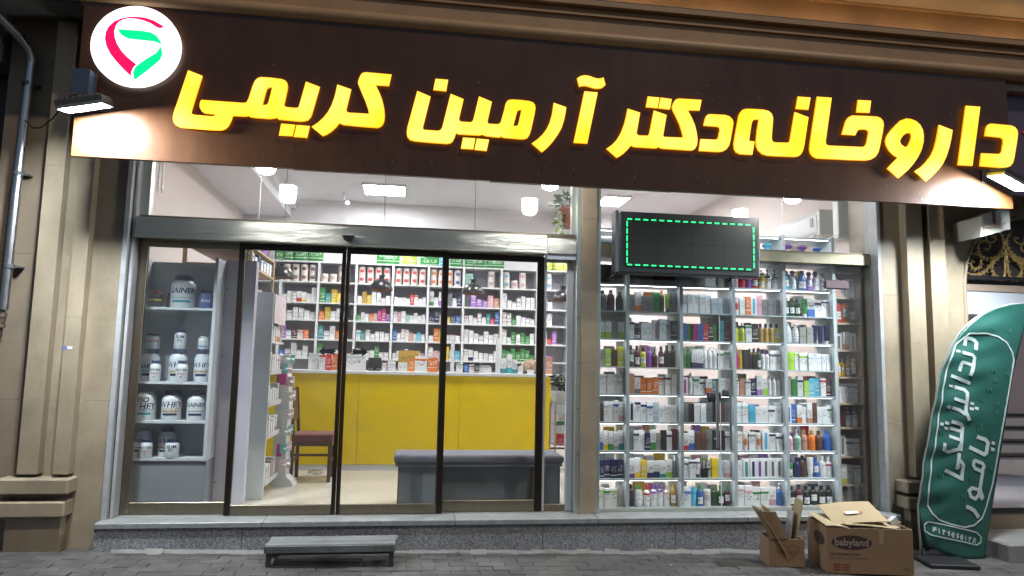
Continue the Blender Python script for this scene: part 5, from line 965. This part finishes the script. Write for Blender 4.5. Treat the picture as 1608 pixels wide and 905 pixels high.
for i, (a, b, c) in enumerate(PK):
    o = bpy.data.objects.new("nappy_pack", packme); COL.objects.link(o); o.location = ((a+b)/2, 4.80, 2.7705); o.scale = (b-a, .14, .17); o.color = (*PAL[c][0], 1)
    tag(o, "%s nappy pack, %s from left on top of the medicine shelving" % (PAL[c][1], ORD[i+1]), "nappy pack", "nappy packs on top of the shelving")
# ---- things standing on the counter
CNT = [("Cl-s", -1.20, -1.08, .20), ("Cl-r", -1.07, -1.0, .20), ("Cf-r", -.99, -.93, .19), ("Cf-o", -.92, -.86, .20), ("Cf-o", -.85, -.78, .20), ("Cl-s", -.77, -.52, .20), ("Cl-i", -.32, -.27, .10), ("Cl-w", -.26, -.16, .12), ("Cp-d", -.14, .12, .26), ("Cf-o", .00, .06, .16), ("Cl-o", .07, .22, .19), ("Cf-o", .23, .36, .17), ("Cl-w", .37, .42, .17),
       ("Cl-w", -.13, -.02, .11), ("Cl-g", .58, .66, .11), ("Cf-b", .68, .72, .10), ("Cl-k", .74, .80, .10), ("Cf-k", .81, .86, .13), ("Cl-n", .87, 1.0, .09), ("Cb-t", 1.13, 1.20, .19), ("Cb-t", 1.21, 1.27, .24), ("Cb-t", 1.28, 1.34, .17), ("Cl-M", 1.35, 1.41, .09), ("Cl-w", 1.47, 1.55, .05), ("Cf-q", 1.70, 1.79, .21)]
for i, (tk, a, b, h) in enumerate(CNT):
    yy = 2.78 if tk == "Cp-d" else 2.55+random.uniform(0, .05)
    place(tk, a, b, yy, 1.1655, h, "%s carton, %s from left standing on the yellow counter" % (colour_name(tk), (ORD+['nineteenth', 'twentieth', 'twenty-first', 'twenty-second', 'twenty-third', 'twenty-fourth', 'twenty-fifth'])[i+1]), "cartons on the counter", dep=.07, noun='counter_carton')
t = thing("card_terminal", (1.55, 2.75, 1.166), "flat black tray with card terminal at the counter's right end", "terminal")
bx("tray", black, t, 1.42, 1.70, 2.62, 2.9, 1.166, 1.19, bevel=.004); bx("screen", dgrey, t, 1.45, 1.52, 2.66, 2.75, 1.191, 1.20)
t = thing("computer_monitor", (-.42, 2.75, 1.166), "black monitor back standing on the counter", "monitor")
bx("screen_back", black, t, -.50, -.34, 2.74, 2.77, 1.20, 1.33, bevel=.006); bx("stand", black, t, -.44, -.40, 2.73, 2.78, 1.178, 1.20); bx("foot", black, t, -.49, -.35, 2.69, 2.82, 1.166, 1.177)
# ---- boxes on the wooden wall shelf and in the gondola
for i, tk in enumerate("Cl-b Cl-w Cf-n Cl-s Cl-b Cl-c Cl-w".split()):
    place(tk, -1.57, -1.53, .80+i*.145, 2.1755, random.uniform(.10, .15), "%s carton, %s back along the light wood shelf" % (colour_name(tk), ORD[i+1]), "cartons on the light wood shelf", dep=.10, noun='shelf_carton')
for r, z in enumerate((.12, .55, .85, 1.15, 1.45)):
    for i in range(5):
        tk = random.choice("Cl-w Cl-i Cl-s Cb-c Cb-q Cl-w Cl-w Cf-x".split())
        place(tk, -1.40, -1.30, .74+i*.12, z, random.uniform(.14, .2), "%s carton, %s back on the gondola's %s" % (colour_name(tk), ORD[i+1], ROWN[r]), "cartons in the pale blue gondola", dep=.09, noun='gondola_carton')
for i, (tk, z) in enumerate((("Cb-g", .628), ("Cl-w", .628), ("Cf-r", .408), ("Cb-o", .128))):
    place(tk, 1.63+.09*(i % 2), 1.71+.09*(i % 2), 1.50, z, .12, "%s carton in the small glass showcase" % colour_name(tk), "cartons in the glass showcase", noun='showcase_carton')

# ================================================================ PAVEMENT THINGS
# grey plank step stool
t = thing("plank_stool", (-.53, -.62, -.24), "low grey plank step stool standing before the left door", "stool")
gp = pbr("grey_paint", (.17, .185, .19), .55, var=.55, scale=9, stretch=(.4, 4, 1)); dk = pbr("stool_dark", (.045, .04, .04), .6, var=.3)
tz = SZ(-.53)+.165
for k in range(3): bx("plank", gp, t, -1.0+random.uniform(-.012, .012), -.05+random.uniform(-.012, .012), -.70+.093*k, -.70+.093*k+.088, tz-.018, tz+random.uniform(-.002, .002), bevel=.003)
bx("apron", gp, t, -.998, -.055, -.716, -.701, tz-.055, tz-.006, bevel=.002); bx("apron", gp, t, -.998, -.055, -.42, -.405, tz-.055, tz-.019)
for x in (-.985, -.885, -.82, -.53, -.2, -.14, -.08): MB().lathe([(.005, 0), (.005, .003)], 8).build("screw", black, t, local=True).location = Vector((x, -.7165, tz-.03))-t.location
for o in COL.objects:
    if o.parent == t and o.name.startswith("screw"): o.rotation_euler = (R(90), 0, 0)
for x in (-.985, -.10):
    for y in (-.69, -.44): bx("leg", dk, t, x, x+.035, y, y+.03, SZ(x)+.001, tz-.0185)
    bx("stretcher", dk, t, x+.005, x+.03, -.658, -.442, SZ(x)+.05, SZ(x)+.08)
bx("rail", dk, t, -.949, -.101, -.655, -.64, tz-.085, tz-.06)
# cardboard boxes
def open_box(name, label, c, ang, L_, D_, H_, mt_, group):
    t = thing(name, (c[0], c[1], SZ(c[0])), label, "cardboard box", group); ux = Vector((math.cos(ang), math.sin(ang), 0)); uy = Vector((-math.sin(ang), math.cos(ang), 0)); z0 = SZ(c[0])+.004
    o = Vector((c[0], c[1], z0)); up = Vector((0, 0, H_/2)); th = .004
    def P(a, b, h): return o+ux*a+uy*b+Vector((0, 0, h))
    MB().obox(P(L_/2, th, H_/2), ux*(L_/2), uy*th, up).build("wall_panel", mt_, t); MB().obox(P(L_/2, D_-th, H_/2), ux*(L_/2), uy*th, up).build("wall_panel", mt_, t)
    MB().obox(P(th, D_/2, H_/2), ux*th, uy*(D_/2-2*th-.0005), up).build("wall_panel", mt_, t); MB().obox(P(L_-th, D_/2, H_/2), ux*th, uy*(D_/2-2*th-.0005), up).build("wall_panel", mt_, t)
    MB().obox(P(L_/2, D_/2, .004), ux*(L_/2-2*th), uy*(D_/2-2*th), Vector((0, 0, .003))).build("base_panel", mt_, t)
    return t, P, ux, uy
prb = pbr("print_brown", (.045, .022, .018), .7); prl = pbr("print_pale", (.35, .29, .24), .7); prr = pbr("print_rust", (.20, .06, .03), .7)
t, P, ux, uy = open_box("cardboard_box", "large brown cardboard box printed babyland by the flag", (3.30, -.90), R(-11), .66, .42, .345, card, "cardboard boxes on the pavement")
big = (t, P, ux, uy)
def on_front(a, b, d=-.0012): return P(a, d, b)
el = MB(); el.prism([(.19+.155*math.cos(q), .235+.055*math.sin(q)) for q in [i*math.pi/16 for i in range(32)]], lambda a, b, s: on_front(a, b, s), -.0012, -.0004); el.build("printed_oval", prb, t)
text_obj("babyland", lambda a, b: on_front(.19+a, .235+b, -.0022), prl, t, size=.075, off=.001)
text_obj("BALA PHARMA TAVAN", lambda a, b: on_front(.14+a, .145+b), prb, t, size=.022, off=.0006); text_obj("BALA TRADING CO. TEHRAN IRAN", lambda a, b: on_front(.165+a, .115+b), prr, t, size=.018)
for x in (.045, .115):
    pm_ = MB()
    for k in range(3): 
        q = [on_front(x, .02+.02*k), on_front(x+.055, .02+.02*k), on_front(x+.055, .034+.02*k), on_front(x, .034+.02*k)]; pm_.add(q, [(0, 1, 2, 3)])
    pm_.build("printed_mark", prr, t)
text_obj("S/A", lambda a, b: on_front(.61+a, .045+b), prb, t, size=.035)
el = MB(); el.prism([(.16+.11*math.cos(q), .235+.05*math.sin(q)) for q in [i*math.pi/16 for i in range(32)]], lambda a, b, s: P(s, a, b), -.0012, -.0004); el.build("printed_oval", prb, t)
tp = MB(); tp.add([on_front(.40, .338, -.0012), on_front(.44, .338, -.0012), on_front(.437, .235, -.0012), on_front(.403, .228, -.0012)], [(0, 1, 2, 3)]); tp.build("tape", pbr("packing_tape", (.36, .27, .15), .2), t)
def sheet(name, c, a, b, n_, mt_, parent, th=.003, bend=0.):
    """slightly bowed cardboard sheet with half axes a, b"""
    m = MB(); c, a, b, nv = Vector(c), Vector(a), Vector(b), Vector(a).cross(Vector(b)).normalized(); K = 6
    for s in (-1, 1):
        vs = [c+a*(-1+2*i/K)+b*j+nv*(th*s+bend*(1-(-1+2*i/K)**2)) for j in (-1, 1) for i in range(K+1)]
        m.add(vs, [(i, i+1, K+2+i, K+1+i) for i in range(K)])
    o = len(m.v); n2 = 2*(K+1)
    for i in range(K): m.f += [(i, i+1, n2+i+1, n2+i), (K+1+i, K+2+i, n2+K+2+i, n2+K+1+i)]; m.m += [0, 0]
    m.f += [(0, K+1, n2+K+1, n2), (K, 2*K+1, n2+2*K+1, n2+K)]; m.m += [0, 0]
    return m.build(name, mt_, parent)
G = "flattened cardboard sheets in the boxes"
def loose(label, c, a, b, mt_, bend=0.): o = sheet("cardboard_sheet", c, a, b, 0, mt_, None, bend=bend); tag(o, label, "cardboard sheet", G); return o
zt = SZ(3.3)+.345
# box flap folded out at the left, sheets heaped on top
sheet("flap", P(.10, .20, .355), ux*.10+Vector((0, 0, -.012)), uy*.20+Vector((0, 0, .01)), 0, card_l, t, bend=.012)
s1 = loose("big pale cardboard sheet with a white label, topmost in the large box", P(.30, .24, .415), ux*.21+Vector((0, 0, .02)), uy*.18+Vector((0, 0, .045)), card_l, .01)
q0 = P(.30, .24, .415)
lab_ = MB(); cc = q0+Vector((-.03, -.04, .004)); lab_.obox(cc+Vector((0, 0, .0105)), ux*.05+Vector((0, 0, .005)), uy*.022+Vector((0, 0, .0055)), Vector((0, 0, .0008))); lab_.build("label_sticker", white, s1)
lab_ = MB(); lab_.obox(cc+ux*.075+Vector((0, 0, .018)), ux*.012, uy*.012, Vector((0, 0, .0012))); lab_.build("red_mark", pbr("mark_red", (.6, .09, .03), .6), s1)
loose("cardboard sheet lying second from the top in the large box", P(.36, .16, .372), ux*.20+Vector((0, 0, -.012)), uy*.13+Vector((0, 0, .02)), card_l, .006)
loose("cardboard sheet lying third from the top in the large box", P(.40, .20, .352), ux*.19+Vector((0, 0, .006)), uy*.15+Vector((0, 0, .012)), card_l, .004)
loose("brown cardboard piece standing at the right of the large box", P(.56, .24, .33), ux*.07+Vector((0, 0, .05)), uy*.13, card, .004)
ob = MB(); ob.obox(P(.585, .14, .355), ux*.025+Vector((0, 0, .02)), uy*.03, Vector((-.02, 0, .05))); tag(ob.build("white_carton", white), "crushed white carton poking out of the large box", "carton")
def crumple(c, rad, n, seed, mt_, name, label, cat):
    rnd = random.Random(seed); bm = bmesh.new(); bmesh.ops.create_icosphere(bm, subdivisions=3, radius=1)
    for v in bm.verts: v.co = Vector((v.co.x*rad[0], v.co.y*rad[1], v.co.z*rad[2]))*rnd.uniform(.72, 1.1)
    me = bpy.data.meshes.new(name); bm.to_mesh(me); bm.free(); me.materials.append(mt_); o = bpy.data.objects.new(name, me); COL.objects.link(o); o.location = c; tag(o, label, cat); return o
clr = glass("clear_film", (.80, .82, .82), 3.0)
crumple(P(.52, .36, .36), (.12, .05, .05), 0, 4, clr, "plastic_wrap", "crumpled clear plastic wrap at the back of the large box", "plastic wrap")
t, P, ux, uy = open_box("cardboard_box", "small brown cardboard box stuffed with upright sheets", (2.91, -.72), R(-8), .285, .22, .215, card, "cardboard boxes on the pavement")
hp = [(16*math.sin(q)**3, 13*math.cos(q)-5*math.cos(2*q)-2*math.cos(3*q)-math.cos(4*q)) for q in [i*math.pi/14 for i in range(29)]]
hm = MB(); ribbon(hm, [(.15+.0056*a, .115+.0044*b) for a, b in hp], .006, lambda a, b, s: P(a, s, b), -.0012, -.0004); hm.build("printed_heart", prr, t)
text_obj("Bebelac", lambda a, b: P(.15+a, -.0014, .115+b), prr, t, size=.05, off=.0008)
sheet("flap", P(.028, -.010, .325), ux*.075, ux*(-.052)+Vector((0, -.008, .108)), 0, card, t, bend=.006)
UP = [((.05, .08, .24), (-.62, .06, 1), .21, .10, card_l), ((.075, .12, .25), (-.70, .0, 1), .20, .085, card), ((.11, .09, .25), (-.56, .0, 1), .20, .09, card_l), ((.14, .14, .22), (-.50, .1, 1), .19, .08, dk), ((.20, .12, .22), (.14, .0, 1), .17, .06, pbr("sheet_grey", (.40, .40, .38), .6)), ((.235, .09, .25), (.20, -.02, 1), .24, .08, card_l), ((.225, .14, .23), (.30, .0, 1), .20, .07, card)]
UL = ["leftmost pale", "second from left brown", "third from left pale", "fourth from left dark", "thin grey upright", "tall pale right-leaning", "brown right-leaning"]
for (a, b, h), dirv, hl, hw, mt_ in UP:
    d = Vector(dirv).normalized(); o = loose(UL.pop(0)+" cardboard sheet sticking out of the small box", P(a, b, h)+d*.03, uy*hw, d*hl, mt_, .006)
# feather flag
def flag_y(a, b):   # gentle folds, gathered toward the mast
    k = min(1, max(0, 1-(a-4.42-.42*max(0, b+.3)*.9)/.35))
    return -.50+.018*math.sin(5.0*a-2.0*b)+.006*math.sin(15*b+7*a)*k+.005*math.sin(34*b-9*a)*k*k
def interp(pts, z):
    for (a, b), (c, d) in zip(pts[:-1], pts[1:]):
        if (b <= z <= d): return a+(c-a)*(z-b)/(d-b)
    return pts[0][0] if z < pts[0][1] else pts[-1][0]
fm = pbr("flag_cloth", (.014, .090, .072), .45, var=.2, scale=3, spec=.6); ft = thing("feather_flag", (4.5, -.5, SZ(4.5)), "leaning green feather flag with white Persian lettering by the boxes", "flag")
NV, NU = 70, 26; vs = []
LFT = FLAG_LEFT; RGT = FLAG_RIGHT+[(5.60, 1.921)]
def along(pts, s):
    seg = [0]
    for p, q in zip(pts[:-1], pts[1:]): seg.append(seg[-1]+math.dist(p, q))
    d = s*seg[-1]
    for i in range(len(pts)-1):
        if d <= seg[i+1]+1e-9: f = (d-seg[i])/(seg[i+1]-seg[i]); return (pts[i][0]+(pts[i+1][0]-pts[i][0])*f, pts[i][1]+(pts[i+1][1]-pts[i][1])*f)
    return pts[-1]
LFT2 = [(4.46, -.20)]+LFT
for j in range(NV+1):
    s = j/NV; l = along(LFT2, s); r = along(RGT, s)
    for i in range(NU+1):
        u = i/NU; a = l[0]+(r[0]-l[0])*u; b = l[1]+(r[1]-l[1])*u - (.05*math.sin(math.pi*u)*(1-s)**8)
        vs.append((a, flag_y(a, b), b))
m = MB(); m.add(vs, [(j*(NU+1)+i, j*(NU+1)+i+1, (j+1)*(NU+1)+i+1, (j+1)*(NU+1)+i) for j in range(NV) for i in range(NU)])
o = m.build("flag_cloth", fm, ft, smooth=True); so_ = o.modifiers.new("thick", 'SOLIDIFY'); so_.thickness = .002; so_.offset = 0
pr = pbr("flag_print", (.42, .48, .465), .5); faint = pbr("flag_print_faint", (.03, .13, .095), .5)
def dens(pts, st=.03):
    out = [pts[0]]
    for p, q in zip(pts[:-1], pts[1:]):
        n = max(1, int(math.dist(p, q)/st))
        out += [(p[0]+(q[0]-p[0])*k/n, p[1]+(q[1]-p[1])*k/n) for k in range(1, n+1)]
    return out
for pts, wd in FLAG_PRINT:
    m = MB(); ribbon(m, dens(pts), wd, lambda a, b, s: (a, flag_y(a, b)+s, b), -.0045, -.0015)
    small = wd == .006
    m.build("printed_motif" if small else "printed_stroke", faint if small else pr, ft)
mast = [(4.425, SZ(4.4)+.03)]+LFT
MB().tube([(a-.006, flag_y(a, b)+.012, b) for a, b in dens(mast, .08)], .009, 8).build("mast", pbr("mast_grey", (.2, .22, .2), .4), ft, smooth=True)
t = thing("flag_base", (4.55, -.62, SZ(4.5)), "flat black base slab under the feather flag", "flag base")
MB().obox((4.52, -.66, SZ(4.52)+.018), (.20, -.03, -.003), (.03, .15, 0), (0, 0, .016)).build("slab", black, t, bevel=.004); MB().tube([(4.43, -.50, SZ(4.43)+.03), (4.43, -.50, SZ(4.43)+.09)], .016, 8).build("socket", dgrey, t)

# ================================================================ NEIGHBOURS
t = thing("drain_pipe", (-3.15, -.2, 1.6), "galvanised drainpipe with elbow running up the far left wall", "pipe")
MB().tube([(-3.165, -.175, 1.62), (-3.16, -.175, 2.5), (-3.145, -.175, 3.35), (-3.135, -.175, 3.66)], .034, 14).build("pipe_run", chrome, t, smooth=True)
MB().tube([(-3.135, -.175, 3.66), (-3.15, -.20, 3.74), (-3.20, -.26, 3.82), (-3.42, -.50, 4.05), (-3.7, -.8, 4.3)], .038, 14).build("elbow", chrome, t, smooth=True)
for z in (1.95, 2.7, 3.45): MB().lathe([(.042, z), (.042, z+.03)], 14, (-3.155, -.175, 0)).build("pipe_clip", dgrey, t); bx("clip_arm", dgrey, t, -3.15, -3.08, -.165, -.102, z+.006, z+.02)
MB().tube([(-3.165, -.175, 1.60), (-3.18, -.175, 1.50), (-3.19, -.17, 1.42), (-3.24, -.17, 1.38)], .026, 10).build("valve_bend", pbr("rusty_iron", (.13, .09, .065), .6, .5, var=.4, scale=30), t, smooth=True)
for z in (1.48, 1.56): MB().lathe([(.036, z), (.036, z+.025)], 10, (-3.178, -.175, 0)).build("coupling", pbr("rusty_iron", (0, 0, 0)), t)
t = thing("dark_shutter", (-4.0, .1, -.2), "black roller shutter in shadow at the far left", "shutter")
shm = pbr("shutter_black", (.012, .013, .016), .5)
for k in range(36): MB().obox((-4.27, .12, -.1+k*.11), (.93, 0, 0), (0, .012, .006), (0, -.004, .0535)).build("slat", shm, t)
bx("guide_rail", pbr("rail_dark", (.03, .03, .034), .5), t, -3.395, -3.345, .02, .2, -.2, 3.9)
t = thing("awning_slab", (-4.0, -.4, 3.9), "grey concrete slab edge over the shutter at the top left", "slab")
bx("slab", concrete, t, -6, -2.56, -.55, .3, 4.05, 4.3); bx("fascia", dgrey, t, -6, -2.56, -.60, -.552, 4.0, 4.28); bx("hood", pbr("shutter_hood", (.10, .10, .11), .5), t, -5.2, -3.36, -.25, .1, 3.62, 3.95, bevel=.01)

# arched entrance at the right
t = thing("arched_entrance", (5.5, .2, -.3), "beige stone entrance with arch and bracket right of the flag", "entrance")
MB().prism([(5.03, -.40), (5.30, -.40), (5.30, 2.15), (5.33, 2.35), (5.42, 2.53), (5.60, 2.68), (5.9, 2.80), (6.4, 2.86), (8.5, 2.86), (8.5, 3.85), (5.03, 3.85)], lambda a, b, s: (a, s, b), -.11, .30).build("archway", stone, t, tri=True)
MB().tube([(5.295, -.115, .3), (5.295, -.115, 2.15), (5.325, -.115, 2.35), (5.415, -.115, 2.54), (5.60, -.115, 2.69), (5.9, -.115, 2.815)], .018, 8).build("arch_bead", stone, t, smooth=True)
bkt = MB().prism([(5.19, 2.53), (5.50, 2.62), (5.50, 2.83), (5.19, 2.72)], lambda a, b, s: (a, s, b), -.46, -.112).build("bracket_box", pbr("bracket_cream", (.52, .53, .46), .45), t)
MB().prism([(5.215, 2.60), (5.46, 2.675), (5.46, 2.69), (5.215, 2.615)], lambda a, b, s: (a, s, b), -.465, -.461).build("slot_trim", wood_brown, t); bx("hanger", wood_dark, t, 5.32, 5.345, -.47, -.461, 2.665, 2.86)
bx("soffit_slab", stone, t, 5.03, 8.5, -.70, .3, 3.853, 3.92)
t = thing("entrance_hall", (7, 1.5, 0), "white stepped hall beyond the arch with black stair nosings", "staircase")
bx("landing", pbr("white_marble_floor", (.55, .53, .56), .35, var=.2, scale=5), t, 5.35, 10.5, .02, 2.66, -.14, -.003); bx("nosing", black, t, 5.35, 8.4, -.01, .019, -.045, -.001)
bx("riser", stone_b, t, 5.35, 8.4, .0, .019, -.33, -.046)
for k in range(4):
    y = 2.665+.28*k; z = .17*(k+1)
    bx("stair_riser", pbr("white_marble", (.60, .58, .62), .35, var=.15, scale=4), t, 8.05, 10.6, y, y+.28, -.003 if k == 0 else z-.17, z-.03)
    bx("nosing", black, t, 8.04, 10.6, y-.02, y+.275, z-.029, z)
    if k: pass
bx("back_wall", pbr("mauve_wall", (.42, .36, .42), .6, var=.1, scale=1.5), t, 5.32, 11, 3.9, 4.05, 0, 2.2); bx("side_wall", stone, t, 5.05, 5.32, .31, 4.0, -.3, 2.85)
bx("white_fascia", pbr("white_fascia", (.62, .64, .68), .4), t, 5.32, 9, .03, .11, 1.86, 2.088); bx("brown_strip", wood_brown, t, 5.32, 9, .02, .10, 2.09, 2.158); bx("lattice_bar", black, t, 5.32, 9, .02, .058, 2.17, 2.198)
bx("dark_backing", pbr("arch_dark", (.075, .06, .065), .6), t, 5.32, 9, .06, .12, 2.16, 3.2)
t = thing("concrete_block_step", (5.9, -.5, -.35), "grey concrete block step at the entrance's foot", "step"); bx("block", concrete, t, 5.16, 7.2, -.62, -.03, -.42, -.185, bevel=.012)
# gilt scroll panel in the arch
t = thing("scroll_panel", (SCROLL_CX, -.02, 2.2), "gilt wrought iron scroll ornament in the dark arch", "ornament")
for side in (0, 1):
    for pts in SCROLLS:
        pp = [(a if not side else 2*SCROLL_CX-a, b) for a, b in pts]; q = []
        for i in range(len(pp)-1):          # Catmull-Rom
            p0, p1, p2, p3 = pp[max(i-1, 0)], pp[i], pp[i+1], pp[min(i+2, len(pp)-1)]
            for s in range(5):
                u = s/5; q.append(tuple(.5*(2*p1[k]+(p2[k]-p0[k])*u+(2*p0[k]-5*p1[k]+4*p2[k]-p3[k])*u*u+(3*p1[k]-p0[k]-3*p2[k]+p3[k])*u**3) for k in (0, 1)))
        q.append(pp[-1])
        MB().tube([(a, -.02, b) for a, b in q], .0105, 8).build("scroll", gold, t, smooth=True)
        if len(pp) > 7:
            lf = MB()
            for i in range(3, len(q)-4, 3):
                a, b = q[i]; tx, tz_ = q[i+1][0]-q[i-1][0], q[i+1][1]-q[i-1][1]; l = math.hypot(tx, tz_); tx, tz_ = tx/l, tz_/l
                for sgn in (-1, 1):
                    nx_, nz_ = -tz_*sgn, tx*sgn; e = (a+nx_*.026+tx*.022, b+nz_*.026+tz_*.022); w1 = (a+tx*.018, b+tz_*.018)
                    lf.prism([(a, b), w1, e], lambda x, z, s: (x, s, z), -.035, -.008)
            lf.build("acanthus_leaves", gold, t)
bx("lower_frame", black, t, 5.31, 7.4, -.04, 0, 2.20, 2.235)
# small litter on the pavement
rnd = random.Random(9)
for i in range(5):
    x = rnd.uniform(-2.4, 4.0); y = rnd.uniform(-.95, -.36)
    s = rnd.uniform(.008, .016); m = MB(); m.obox((x, y, SZ(x)+.006), (s, s*.3, .002), (-s*.2, s*.6, 0), (0, 0, .002))
    tag(m.build("paper_scrap", concrete), "tiny pale paper scrap, %s from left on the pavement" % ORD[i+1], "litter", "paper scraps on the pavement")
crumple((-1.0, 2.15, .03), (.09, .06, .03), 0, 2, clr, "plastic_bag", "crumpled clear bag on the floor beneath the wooden chair", "plastic bag")
